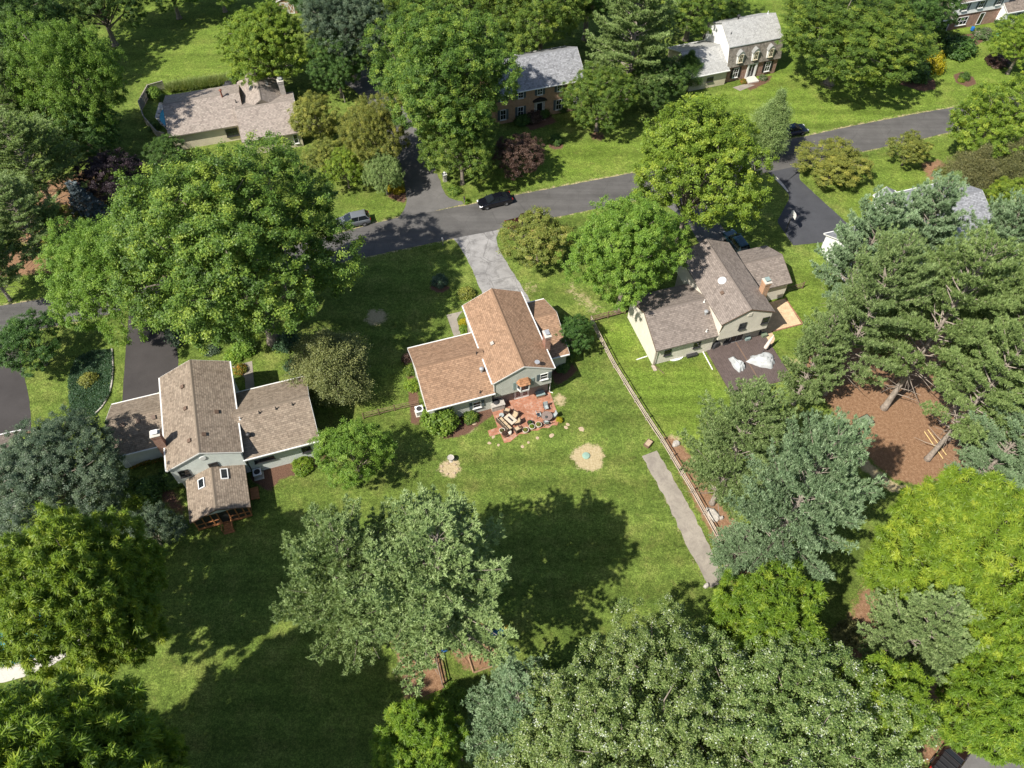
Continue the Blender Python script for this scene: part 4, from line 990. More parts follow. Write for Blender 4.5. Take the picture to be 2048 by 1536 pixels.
def broad_tree(seed, H, R, base, n_lobes, tips, lpt, leaf, style='round', tall=0.5, lobe=(0.30, 0.42), clump=(0.30, 0.62), flat=0.6, trunk_r=0.35, inner=0.07, lvs=0.17, lvn=0.13, shape=None):
    """returns (trunk mesh builder, leaf quads, lv). base = height where the crown starts"""
    r = np.random.default_rng(seed)
    Hc = H - base; zc = base + Hc * 0.47
    lobes = []
    gold = math.pi * (3 - math.sqrt(5))
    for i in range(n_lobes):
        z = 1 - (i + 0.5) / n_lobes * 1.55
        rr = math.sqrt(max(0, 1 - z * z)); th = i * gold + r.uniform(-.5, .5)
        f = r.uniform(0.52, 0.86)
        d = np.array([rr * math.cos(th), rr * math.sin(th), z])
        c = np.array([d[0] * R * f, d[1] * R * f, zc + d[2] * Hc * 0.5 * f])
        if shape is not None: c[:2] *= shape
        lobes.append((c, d, R * r.uniform(*lobe)))
    for k in range(max(2, n_lobes // 6)):
        lobes.append((np.array([r.uniform(-.25, .25) * R, r.uniform(-.25, .25) * R, zc + Hc * r.uniform(-.1, .3)]), np.array([0, 0, 1.]), R * lobe[1]))
    TC, TD, TR = [], [], []
    tot = sum(l[2] ** 2 for l in lobes)
    for c, d, rl in lobes:
        n = max(6, int(tips * rl * rl / tot))
        v = rdir(r, n * 3); v = v[(v @ d) > -0.25][:n]
        rad = rl * r.uniform(0.55, 1.0, len(v)) ** 0.4
        rad *= 1 + 0.18 * np.sin(v[:, 0] * 5 + seed) * np.cos(v[:, 1] * 4)
        p = c + v * rad[:, None] * np.array([1, 1, max(0.6, Hc / (2 * R))])
        TC.append(p); TD.append(v); TR.append(r.uniform(*clump, len(v)))
    TC, TD, TR = np.concatenate(TC), np.concatenate(TD), np.concatenate(TR)
    keep = TC[:, 2] > base * 0.75
    TC, TD, TR = TC[keep], TD[keep], TR[keep]
    clv = r.normal(0.45, lvs, len(TC))
    idx = np.repeat(np.arange(len(TC)), lpt); n = len(idx)
    up = np.array([0, 0, 1.0])
    if style == 'round':
        off = r.normal(size=(n, 3)) * TR[idx][:, None] * np.array([0.44, 0.44, 0.44 * flat])
        Nn = norm(TD[idx] * 0.42 + up * 0.85 + r.normal(size=(n, 3)) * 0.45)
        Q = leaf_quads(r, TC[idx] + off, Nn, leaf)
    elif style == 'star':           # compound leaves radiating from twig ends
        D = norm(r.normal(size=(n, 3)) * np.array([1, 1, 0.55]) + TD[idx] * 0.35 + up * 0.12)
        B = TC[idx] + r.normal(size=(n, 3)) * TR[idx][:, None] * 0.25
        Q = blades(r, B, D, norm(up + r.normal(size=(n, 3)) * .3), TR[idx] * r.uniform(0.9, 1.5, n), leaf * 0.42, 0.22)
    elif style == 'spray':          # drooping fans
        D = norm(r.normal(size=(n, 3)) * np.array([1, 1, 0.5]) + TD[idx] * 0.9)
        B = TC[idx] + r.normal(size=(n, 3)) * TR[idx][:, None] * 0.36
        Q = blades(r, B, D, norm(up + r.normal(size=(n, 3)) * .5), leaf * r.uniform(1.0, 2.0, n), leaf * 0.5, 0.3)
    lv = clv[idx] + r.normal(0, lvn, n)
    # sparse leaves further in, so the crown is not hollow
    m = int(n * inner)
    if m:
        j = r.integers(0, len(TC), m)
        ctr = np.array([0, 0, zc]); P = ctr + (TC[j] - ctr) * r.uniform(0.45, 0.9, m)[:, None] + r.normal(size=(m, 3)) * 0.4
        Q2 = leaf_quads(r, P, norm(up * .6 + r.normal(size=(m, 3)) * .7), leaf * 1.25)
        Q = np.concatenate([Q, Q2]); lv = np.concatenate([lv, r.normal(0.4, 0.15, m)])
    mb = MB()
    zt = base + Hc * 0.5
    lean = r.normal(size=2) * 0.02 * H
    tp = [(lean[0] * t, lean[1] * t, zt * t) for t in (0, 0.03, 0.1, 0.3, 0.6, 1.0)]
    mb.tube(tp, [trunk_r * k for k in (1.7, 1.3, 1.05, 0.9, 0.7, 0.32)], 9)
    for c, d, rl in lobes:
        z0 = base * 0.8 + (c[2] - base) * r.uniform(0.1, 0.45); z0 = min(max(z0, base * 0.7), zt * 0.95)
        s = z0 / zt
        a = np.array([lean[0] * s, lean[1] * s, z0])
        e = c - d * rl * 0.1
        pts = limb_points(a, e, r)
        L = trunk_r * r.uniform(0.25, 0.42)
        mb.tube(pts, [L * (1 - 0.85 * i / 4) + 0.015 for i in range(5)], 6, cap=False)
        for q in range(4):
            v = norm(d + r.normal(size=3) * 0.8); st = pts[2 + q % 3]
            mb.tube([st, st + v * rl * 0.24 + np.array([0, 0, .05 * rl]), st + v * rl * 0.42 + np.array([0, 0, .12 * rl])], [L * 0.35 + .01, L * 0.2 + .01, 0.012], 4, cap=False)
    return mb, Q, np.clip(lv, 0, 1)

def pine_tree(seed, H, R, bare=0.18, whorl=0.75, per=5, prof='white', tuft=0.33, blades_n=23, trunk_r=0.32, dead=True, twist=0.0, dens=1.15):
    r = np.random.default_rng(seed)
    mb = MB(); lean = r.normal(size=2) * 0.015 * H
    mb.tube([(lean[0] * t, lean[1] * t, H * t) for t in (0, 0.02, 0.08, 0.3, 0.6, 0.85, 1.0)], [trunk_r * k for k in (1.6, 1.25, 1.05, 0.85, 0.55, 0.25, 0.04)], 9)
    TB, TD, TL = [], [], []
    if dead:
        for k in range(int(26 * max(0.15, bare) / 0.3)):
            zz = H * r.uniform(0.10, bare + 0.06); az = r.uniform(0, 6.28); l = r.uniform(1.0, 0.5 * R)
            o = np.array([lean[0] * zz / H, lean[1] * zz / H, zz]); dv = np.array([math.cos(az), math.sin(az), r.uniform(-.1, .35)])
            sd_ = np.array([-math.sin(az), math.cos(az), 0]) * r.normal() * .2
            mb.tube([o, o + dv * l * .5 + sd_ * l * .3, o + dv * l + sd_ * l], [trunk_r * .17, trunk_r * .1, .012], 5, cap=False)
            mb.tube([o + dv * l * .5 + sd_ * l * .3, o + dv * l * .8 - sd_ * l + np.array([0, 0, .2])], [trunk_r * .08, .01], 4, cap=False)
    z = H * bare
    while z < H * 0.985:
        t = (z / H - bare) / (1 - bare)
        if prof == 'white': L = R * (0.62 + 0.38 * math.sin(min(1, t * 2.2 + .25) * math.pi / 2)) * (1 - t ** 2.0) ** 0.75
        elif prof == 'spruce': L = R * (1 - t) ** 0.85
        else: L = R * (1 - t ** 2.5) ** 0.6 * (0.8 + 0.2 * math.sin(9 * t))
        L = max(L, 0.35)
        a0 = r.uniform(0, 2 * math.pi)
        for k in range(per):
            az = a0 + 2 * math.pi * (k + r.uniform(-.25, .25)) / per
            l = L * r.uniform(0.62, 1.15)
            rise = (0.10 + 0.75 * t) * r.uniform(0.6, 1.3) if prof != 'spruce' else -0.12
            d = np.array([math.cos(az), math.sin(az), rise]); d /= np.linalg.norm(d)
            o = np.array([lean[0] * z / H, lean[1] * z / H, z + r.uniform(-.2, .2)])
            side = np.array([-math.sin(az), math.cos(az), 0])
            bend = r.normal() * 0.10
            def P(s): return o + d * (l * s) + side * (bend * l * s * s) + np.array([0, 0, (0.10 if prof != 'spruce' else 0.12) * l * s * s])
            br = trunk_r * 0.20 * (l / R) ** 0.8 + 0.012
            mb.tube([P(0), P(.35), P(.7), P(1)], [br, br * .7, br * .4, 0.008], 5, cap=False)
            dead_b = dead and t < 0.12
            if dead_b and r.random() < 0.75: continue
            ntw = max(3, int(l * 3.4 * dens))
            for j in range(ntw):
                s = 0.30 + 0.70 * (j + r.uniform(0, .6)) / ntw
                tl = min(1.7, 0.34 * l) * (1.15 - 0.75 * s) * r.uniform(0.6, 1.2) + 0.15
                sg = 1 if j % 2 else -1
                td = norm(d * r.uniform(.5, 1.1) + side * sg * r.uniform(.5, 1.0) + np.array([0, 0, r.uniform(-.05, .35)]))
                b0 = P(s); m = max(1, int(tl / 0.27))
                for q in range(m):
                    TB.append(b0 + td * tl * (q + 1) / m + r.normal(size=3) * 0.06); TD.append(td); TL.append(tuft * r.uniform(.75, 1.2))
            TB.append(P(1)); TD.append(d); TL.append(tuft * 1.15)
        z += whorl * r.uniform(0.75, 1.25) * (1 - 0.35 * t)
    TB, TD, TL = np.array(TB), np.array(TD), np.array(TL)
    idx = np.repeat(np.arange(len(TB)), blades_n); n = len(idx)
    D = norm(TD[idx] * 0.6 + np.array([0, 0, 0.45]) + r.normal(size=(n, 3)) * np.array([.55, .55, .4]))
    Q = blades(r, TB[idx] + r.normal(size=(n, 3)) * 0.04, D, norm(np.array([-.25, -.2, 1.0]) + r.normal(size=(n, 3)) * .45), TL[idx] * r.uniform(.7, 1.15, n), 0.047, 0.0)
    clv = r.normal(0.45, 0.16, len(TB))
    return mb, Q, np.clip(clv[idx] + r.normal(0, .12, n), 0, 1)

def cedar_tree(seed, H, R, n_sprays=1700, lpt=48, leaf=0.17):
    """upright evergreen with ragged fine sprays"""
    r = np.random.default_rng(seed)
    mb = MB(); mb.tube([(0, 0, 0), (0.02 * H, 0, H * .5), (0, 0.01 * H, H * .97)], [0.22, 0.13, 0.02], 7)
    t = r.uniform(0, 1, n_sprays) ** 0.8; az = r.uniform(0, 2 * math.pi, n_sprays)
    prof = np.sin(np.clip(t * 1.05 + 0.10, 0, 1) * math.pi) ** 0.62 * (1 - 0.35 * t)
    rad = R * prof * r.uniform(0.45, 1.06, n_sprays) * (1 + .22 * np.sin(az * 3 + t * 9))
    TC = np.stack([np.cos(az) * rad, np.sin(az) * rad, 0.08 * H + t * H * 0.9], 1)
    TD = norm(np.stack([np.cos(az), np.sin(az), np.full(n_sprays, 0.7)], 1))
    for k in range(0, n_sprays, 9): mb.tube([(0, 0, TC[k, 2] * .85), TC[k] * .6 + np.array([0, 0, TC[k, 2] * .38]), TC[k]], [0.035, 0.025, 0.008], 4, cap=False)
    idx = np.repeat(np.arange(n_sprays), lpt); n = len(idx)
    D = norm(TD[idx] * .8 + r.normal(size=(n, 3)) * .6)
    B = TC[idx] + TD[idx] * r.uniform(-.5, .6, n)[:, None] + r.normal(size=(n, 3)) * .22
    Q = blades(r, B, D, norm(np.array([0, 0, 1.0]) + TD[idx] * .5 + r.normal(size=(n, 3)) * .5), leaf * r.uniform(.8, 1.5, n), leaf * .3, .1)
    return mb, Q, np.clip(r.normal(.45, .17, n_sprays)[idx] + r.normal(0, .12, n), 0, 1)

def shrub_proto(seed, n_cl=110, lpt=44, leaf=0.10, clump=(0.14, 0.26), flat=0.9, bottom=-0.15):
    """unit shrub: radius 1, height about 1.6"""
    r = np.random.default_rng(seed)
    v = rdir(r, n_cl * 3); v = v[v[:, 2] > bottom][:n_cl]
    TC = v * (r.uniform(0.55, 1.0, len(v)) ** .5)[:, None] * np.array([1, 1, 1.0]) * (1 + .1 * np.sin(v[:, :1] * 6 + seed)); TC[:, 2] = TC[:, 2] * flat + 0.35
    idx = np.repeat(np.arange(len(v)), lpt); n = len(idx); R_ = r.uniform(*clump, len(v))
    P = TC[idx] + r.normal(size=(n, 3)) * R_[idx][:, None] * .7; P[:, 2] = np.maximum(P[:, 2], 0.03)
    Q = leaf_quads(r, P, norm(v[idx] * .7 + np.array([0, 0, .5]) + r.normal(size=(n, 3)) * .5), leaf)
    mb = MB()
    for k in range(7):
        a = 2 * math.pi * k / 7; mb.tube([(0, 0, 0), (.25 * math.cos(a), .25 * math.sin(a), .4), (.6 * math.cos(a), .6 * math.sin(a), .8)], [.05, .035, .012], 5, cap=False)
    return mb, Q, np.clip(r.normal(.45, .17, len(v))[idx] + r.normal(0, .13, n), 0, 1)

PROTO = {}
def proto(key, gen, H, R, barkm, leafm):
    mb, Q, lv = gen
    tm = mb.mesh('trunk', barkm, smooth=True)
    PROTO[key] = (tm, quads_mesh('crown', Q, lv, leafm), H, R)
proto('oak_a', broad_tree(11, 20, 10, 4.5, 40, 2000, 124, 0.104, clump=(.34, .66), lvs=.2, lobe=(.20, .42), trunk_r=0.55), 20, 10, M['bark'], M['leaf_oak'])
proto('oak_b', broad_tree(12, 18, 9, 3.5, 34, 1650, 116, 0.10, clump=(.32, .62), lvs=.2, trunk_r=0.5, lobe=(.28, .45)), 18, 9, M['bark'], M['leaf_oak'])
proto('maple_a', broad_tree(21, 14, 7.5, 2.6, 40, 1350, 112, 0.092, trunk_r=0.36, lobe=(.19, .36), clump=(.28, .50), lvs=.17), 14, 7.5, M['bark'], M['leaf_bright'])
proto('maple_b', broad_tree(22, 13, 6.5, 2.2, 30, 1100, 108, 0.09, trunk_r=0.32, lobe=(.22, .40), clump=(.28, .50)), 13, 6.5, M['bark'], M['leaf_bright'])
proto('small_a', broad_tree(31, 7.5, 3.8, 1.3, 20, 520, 95, 0.072, trunk_r=0.17, clump=(.20, .40), lobe=(.28, .44)), 7.5, 3.8, M['bark'], M['leaf_fresh'])
proto('small_b', broad_tree(32, 5.2, 3.6, 1.2, 18, 420, 88, 0.072, trunk_r=0.14, clump=(.20, .42), lobe=(.22, .36), flat=.4, inner=.05), 5.2, 3.6, M['bark'], M['leaf_olive'])
proto('ash_a', broad_tree(41, 17, 8, 4, 34, 2100, 92, 0.125, style='star', trunk_r=0.42, clump=(.30, .55), lvs=.2), 17, 8, M['bark'], M['leaf_ash'])
proto('ash_b', broad_tree(42, 11, 4.6, 2.2, 22, 900, 80, 0.105, style='star', trunk_r=0.24, clump=(.25, .45), lvs=.2), 11, 4.6, M['bark'], M['leaf_ash'])
proto('locust', broad_tree(43, 15, 7.5, 3, 32, 1400, 112, 0.105, style='spray', trunk_r=0.36, lobe=(.28, .4)), 15, 7.5, M['bark'], M['leaf_fresh'])
proto('silver', broad_tree(51, 19, 13, 4, 60, 3200, 110, 0.132, style='spray', trunk_r=0.6, lobe=(.20, .32), clump=(.36, .66), lvs=.14, lvn=.25), 19, 13, M['bark'], M['leaf_silver'])
proto('pine_a', pine_tree(61, 19, 7.6), 19, 7.6, M['bark_pine'], M['leaf_pine'])
proto('pine_b', pine_tree(62, 18, 7.0, per=5, bare=.12), 18, 7.0, M['bark_pine'], M['leaf_pine'])
proto('pine_c', pine_tree(63, 15, 5.6, whorl=.7, bare=.08, dead=False), 15, 5.6, M['bark_pine'], M['leaf_bluepine'])
proto('pine_d', pine_tree(64, 20, 6.6, whorl=.9, bare=.26), 20, 6.6, M['bark_pine'], M['leaf_pine'])
proto('pine_e', pine_tree(66, 24, 7.0, whorl=.8, bare=.36, per=6), 24, 7.0, M['bark_pine'], M['leaf_pine'])
proto('spruce', pine_tree(65, 9, 2.6, whorl=.45, per=7, prof='spruce', bare=.04, dead=False, tuft=.26, trunk_r=.16), 9, 2.6, M['bark_pine'], M['leaf_spruce'])
proto('cedar', cedar_tree(71, 10, 4.2), 10, 4.2, M['bark'], M['leaf_cedar'])
proto('cedar_b', cedar_tree(72, 12, 3.6, 1500), 12, 3.6, M['bark'], M['leaf_cedar'])
proto('shrub_a', shrub_proto(81), 1.5, 1.0, M['bark'], M['leaf_shrub'])
proto('shrub_b', shrub_proto(82, 70, 40, .11, (.18, .32), .75), 1.3, 1.0, M['bark'], M['leaf_shrub'])
proto('shrub_c', shrub_proto(83, 190, 36, .06, (.08, .14), .8), 1.4, 1.0, M['bark'], M['leaf_shrub'])

trn = random.Random(99)
def plant(name, key, loc, H, R, label, cat, leafm=None, group=None, rz=None, barkm=None):
    tm, cm, pH, pR = PROTO[key]
    s = thing(name, label, cat, (loc[0], loc[1], 0), rz if rz is not None else trn.uniform(0, 6.28), group)
    s.scale = (R / pR, R / pR, H / pH)
    shrubby = key.startswith('shrub')
    for nm, me, mt in (('stem' if shrubby else 'trunk', tm, barkm), ('foliage' if shrubby else 'crown', cm, leafm)):
        o = bpy.data.objects.new(nm, me); C.objects.link(o); o.parent = s
        if mt is not None:
            o.material_slots[0].link = 'OBJECT'; o.material_slots[0].material = mt
    return s
def T(name, key, px, py, H, Rpx, label, leafm=None, group=None, zf=0.55, rz=None, sx=1.0):
    """a tree whose crown centre shows at photo point (px,py) and spans about Rpx there"""
    c = G(px, py, H * zf)
    cp, sp = math.cos(CAM_PITCH), math.sin(CAM_PITCH)
    depth = c.y * cp + (CAM_H - c.z) * sp
    return plant(name, key, c, H, Rpx * depth / CAM_F, label, 'tree', M[leafm] if leafm else None, group, rz)
def S(name, key, px, py, r, h, label, leafm=None, group=None, cat='shrub'):
    c = G(px, py)
    return plant(name, key, c, h, r, label, cat, M[leafm] if leafm else None, group)
GB, GP, GA, GS, GF = "broadleaf trees between the houses", "tall pines of the back yards", "yellow green compound leaved trees", "shrubs around the houses", "woodland trees at the left"
# foreground
a1 = plant('pine_tree', 'pine_e', G(838, 1314), 24, 7.6, 'tall pine with bare trunk rising beside the playset fence', 'tree', M['leaf_pine'], GP, 0.0)
a1.rotation_euler = (-0.07, 0.13, 0.0)
T('pine_tree', 'pine_b', 692, 1150, 22, 160, 'left of the two joined pines at bottom centre', 'leaf_pine', GP, rz=2.0, zf=0.614)
T('maple_tree', 'small_a', 706, 900, 9, 72, 'round bright green tree between left house and pines', 'leaf_zelkova', GB, zf=0.611)
T('silver_maple_tree', 'silver', 1270, 1530, 17, 290, 'huge silver leaved maple filling the bottom edge', 'leaf_silver', GB, rz=0.2, zf=0.526)
T('silver_maple_tree', 'silver', 1570, 1560, 17, 300, 'right hand silver leaved maple cut by the bottom edge', 'leaf_silver', GB, rz=2.2, zf=0.529)
T('pine_tree', 'pine_c', 1045, 1440, 13, 122, 'small blue grey pine left of the silver maple', 'leaf_bluepine', GP, zf=0.500)
T('ash_tree', 'ash_b', 835, 1490, 10, 88, 'yellow green ash at bottom edge left of blue pine', 'leaf_ash', GA, zf=0.550)
T('ash_tree', 'ash_a', 215, 1540, 22, 115, 'yellow green ash in the bottom left corner', 'leaf_ash', GA, zf=0.62)
T('ash_tree', 'ash_a', 160, 1195, 21, 155, 'large yellow green ash shading the pool at left', 'leaf_ash', GA, zf=0.595)
T('oak_tree', 'oak_b', 115, 960, 12, 135, 'dark grey green tree left of the left house porch', 'leaf_grey', GB, zf=0.542)
T('holly_tree', 'small_a', 300, 1060, 6, 58, 'dark shaded holly beside the cedar screened porch', 'leaf_grey', GB)
T('oak_tree', 'oak_a', 470, 470, 27, 232, 'great oak in front of the left house', 'leaf_oak', GB, rz=1.0, zf=0.648)
T('locust_tree', 'locust', 225, 545, 17, 140, 'fine leaved locust left of the great oak', 'leaf_zelkova', GB, zf=0.618)
T('oak_tree', 'small_a', 58, 685, 7.5, 68, 'small dark tree between the two left driveways', 'leaf_deep', GB)
T('cedar_tree', 'cedar', 662, 728, 10, 82, 'olive red cedar between the left and middle houses', 'leaf_cedar', GB, zf=0.500)
T('holly_tree', 'small_a', 1146, 668, 5, 43, 'small dark tree against the middle house chimney wing', 'leaf_deep', GB)
T('crabapple_tree', 'small_b', 1076, 480, 7.0, 74, 'crabapple with reddish tips beside the middle driveway', 'leaf_crab', GB)
T('zelkova_tree', 'maple_a', 1258, 488, 18, 122, 'dense bright green tree left of the cream house', 'leaf_zelkova', GB, zf=0.639)
T('maple_tree', 'maple_a', 1400, 315, 22, 150, 'bright yellow green maple over the road', 'leaf_bright', GB, zf=0.636)
T('cedar_tree', 'cedar_b', 1545, 245, 11, 42, 'thin feathery cedar over the parked blue car', 'leaf_yellowpine', GB)
T('redbud_tree', 'small_b', 1668, 332, 4.6, 74, 'broad olive redbud beside the dark right driveway', 'leaf_olive', GB, zf=.45)
T('redbud_tree', 'small_b', 1818, 302, 5.0, 42, 'small forked redbud on the right front lawn', 'leaf_olive', GB, zf=.5)
T('maple_tree', 'maple_b', 2000, 235, 15, 92, 'bright maple hiding the road at the right edge', 'leaf_bright', GB, zf=0.600)
T('maple_tree', 'maple_b', 2050, 85, 10, 60, 'bright maple at right edge below the white house', 'leaf_bright', GB)
T('maple_tree', 'maple_b', 2020, 410, 9, 65, 'green maple between pines and rusty cedars at right', 'leaf_bright', GB)
T('cedar_tree', 'cedar', 1945, 345, 9, 55, 'rusty dull cedar above the right hand pines', 'leaf_dull', GB)
T('cedar_tree', 'cedar', 2022, 330, 10, 55, 'rusty dull cedar nearest the right edge', 'leaf_dull', GB)
T('cedar_tree', 'cedar', 1895, 385, 7, 42, 'low dull cedar beside the bare tan patch', 'leaf_yellowpine', GB)
# the pine grove on the right
for px, py, H, r, k, lm, rz_, lab in (
    (1735, 500, 20, 92, 'pine_b', 'leaf_bluepine', 0.3, 'pine rising over the white garage gable'),
    (1850, 470, 19, 88, 'pine_c', 'leaf_bluepine', 1.2, 'narrow pine hiding the grey roofed house'),
    (1975, 510, 20, 100, 'pine_b', 'leaf_bluepine', 2.1, 'pine of the right grove nearest the rusty cedars'),
    (1740, 625, 24, 112, 'pine_a', 'leaf_pine', 3.0, 'broad pine whose boughs reach toward the dark deck'),
    (1890, 640, 26, 128, 'pine_d', 'leaf_yellowpine', 4.1, 'tall yellowish pine in the middle of the grove'),
    (2020, 680, 25, 120, 'pine_a', 'leaf_yellowpine', 5.0, 'yellowish pine cut by right edge above the needle bed'),
    (1985, 765, 24, 112, 'pine_d', 'leaf_yellowpine', 0.8, 'pine with pale trunk standing on the needle bed'),
    (2030, 880, 20, 95, 'pine_b', 'leaf_bluepine', 1.9, 'lowest pine of the grove at the right edge'),
    (1640, 705, 16, 60, 'pine_c', 'leaf_pine', 2.5, 'small pine between dark deck and needle bed'),
    (1478, 888, 20, 112, 'pine_b', 'leaf_pine', 3.3, 'pine beside the long fence below the dark deck'),
    (1605, 1000, 26, 140, 'pine_a', 'leaf_bluepine', 4.4, 'large blue green pine right of the concrete strip'),
    (1475, 1095, 9, 55, 'pine_c', 'leaf_bluepine', 5.2, 'low pine bough hanging over the fence end'),
    (1840, 1260, 16, 108, 'pine_b', 'leaf_pine', 0.6, 'shaded pine beneath the large right ash'),
):
    T('pine_tree', k, px, py, H, r, lab, lm, GP, rz=rz_, zf=.6)
T('ash_tree', 'ash_a', 1935, 1130, 17, 180, 'large yellow green ash at the right edge', 'leaf_ash', GA, rz=.7)
T('ash_tree', 'ash_b', 1540, 1245, 14, 105, 'yellow green ash at the end of the long fence', 'leaf_ash', GA, zf=0.607)
T('ash_tree', 'ash_b', 1765, 1415, 14, 95, 'yellow green ash between silver maple and parked truck', 'leaf_ash', GA, zf=0.607)
T('ash_tree', 'ash_b', 2000, 1430, 14, 100, 'yellow green ash above the dark truck', 'leaf_ash', GA, zf=0.571)
T('ash_tree', 'ash_a', 2060, 1290, 18, 115, 'ash with pale bare limbs at the right edge', 'leaf_ash', GA, zf=0.556)
# far side of the road
T('oak_tree', 'oak_a', 885, 150, 23, 150, 'great oak hiding the left of the brick house', 'leaf_oak', GB, rz=2.5, zf=0.565)
T('oak_tree', 'maple_b', 920, 280, 13, 80, 'lower oak over the grey driveway', 'leaf_oak', GB, zf=0.577)
T('oak_tree', 'oak_b', 1085, 15, 18, 95, 'oak behind the brick house ridge', 'leaf_oak', GB, zf=0.556)
T('oak_tree', 'oak_b', 960, 5, 17, 95, 'oak cut by top edge behind the great oak', 'leaf_oak', GB, zf=0.559)
T('pine_tree', 'pine_b', 1272, 70, 20, 98, 'tall pine right of the brick house', 'leaf_yellowpine', GP, zf=0.550)
T('maple_tree', 'maple_b', 1200, 192, 11, 70, 'round tree at the right corner of brick house', 'leaf_oak', GB, zf=0.545)
T('holly_tree', 'maple_b', 1320, 160, 9, 58, 'dark tree left of the gambrel house garage', 'leaf_deep', GB)
T('spruce_tree', 'cedar', 1378, 135, 6, 32, 'dark evergreen beside the gambrel house garage wing', 'leaf_deep', GB)
T('oak_tree', 'oak_b', 1695, 68, 15, 140, 'great oak on the lawn right of gambrel house', 'leaf_oak', GB, zf=0.567)
T('oak_tree', 'oak_b', 1830, 15, 15, 85, 'oak cut by top edge beside the white house', 'leaf_deep', GB)
T('oak_tree', 'oak_b', 1390, -15, 15, 90, 'oak behind the gambrel house at top edge', 'leaf_oak', GB)
T('oak_tree', 'oak_a', 1180, -30, 17, 100, 'oak at top edge behind the tall pine', 'leaf_deep', GB)
T('locust_tree', 'locust', 750, 262, 12, 72, 'pale feathery locust over the grey driveway', 'leaf_olive', GB, zf=0.583)
T('locust_tree', 'locust', 768, 345, 7, 40, 'low feathery tree above the yellow flowers', 'leaf_yellowpine', GB)
T('maple_tree', 'maple_a', 530, 88, 14, 95, 'bright green maple behind the low pink roofed house', 'leaf_bright', GB, zf=0.571)
T('maple_tree', 'small_a', 628, 235, 8, 52, 'upright tree at the right end of pink roofed house', 'leaf_olive', GB)
T('maple_tree', 'small_a', 690, 335, 6.5, 44, 'small tree above the silver parked car', 'leaf_bright', GB)
T('oak_tree', 'small_a', 645, 320, 6, 45, 'small dull tree behind the great oak', 'leaf_olive', GB)
T('oak_tree', 'oak_b', 690, 55, 16, 85, 'dark ivy clad tree beside the garden shed', 'leaf_grey', GB)
T('maple_tree', 'maple_b', 670, 125, 11, 55, 'dark green tree above the driveway bend', 'leaf_deep', GB)
T('oak_tree', 'oak_b', 790, 10, 15, 80, 'oak at top edge left of the great oak', 'leaf_oak', GB)
T('purple_plum_tree', 'small_a', 218, 355, 8, 62, 'dark purple leaved plum left of the great oak', 'leaf_purple', GB)
T('purple_plum_tree', 'small_a', 1032, 312, 6.5, 54, 'maroon leaved plum on the brick house lawn', 'leaf_maroon', GB)
T('blue_spruce_tree', 'spruce', 168, 408, 8, 42, 'silvery blue spruce below the purple plum', 'leaf_spruce', GB)
T('maple_tree', 'small_a', 110, 450, 6, 50, 'yellowish small tree above the left road bend', 'leaf_olive', GB)
T('maple_tree', 'small_a', 330, 310, 5, 42, 'low dark tree at the corner of pool fence', 'leaf_deep', GB)
# left woodland
for px, py, H, r, k, lm, lab in (
    (135, 165, 20, 108, 'locust', 'leaf_fresh', 'tall pale willow like tree in the left woodland'),
    (30, 60, 18, 100, 'oak_b', 'leaf_deep', 'dark tree in the top left corner'),
    (190, -5, 15, 85, 'oak_b', 'leaf_deep', 'dark tree at top edge right of the corner tree'),
    (330, -45, 13, 70, 'oak_b', 'leaf_deep', 'dark tree at top edge behind the left lawn'),
    (430, -45, 11, 60, 'oak_b', 'leaf_oak', 'tree at top edge above the bright maple'),
    (30, 210, 17, 90, 'pine_b', 'leaf_pine', 'dark pine at left edge beside the pale tree'),
    (60, 330, 16, 105, 'pine_a', 'leaf_yellowpine', 'olive pine at the left edge'),
    (45, 440, 14, 85, 'pine_b', 'leaf_pine', 'pine at left edge above the orange mulch'),
    (170, 260, 12, 70, 'maple_b', 'leaf_deep', 'dark tree above the purple plum'),
    (-40, 520, 13, 70, 'pine_b', 'leaf_pine', 'pine mostly outside the left edge'),
    (640, -10, 14, 70, 'oak_b', 'leaf_deep', 'dark tree behind the garden shed'),
):
    T('woodland_tree' if not k.startswith('pine') else 'pine_tree', k, px, py, H, r, lab, lm, GF)
# trees just outside the lower frame whose shade falls into the picture
for x, y, H, R_, lab in ((-32.0, 6.5, 27, 8.5, 'ash below the lower left edge'), (-22.0, 2.5, 25, 7.0, 'ash below the lower edge'), (-47, 2.0, 24, 7, 'ash outside the lower left corner')):
    plant('ash_tree', 'ash_a', (x, y, 0), H, R_, lab, 'tree', M['leaf_ash'], GA)
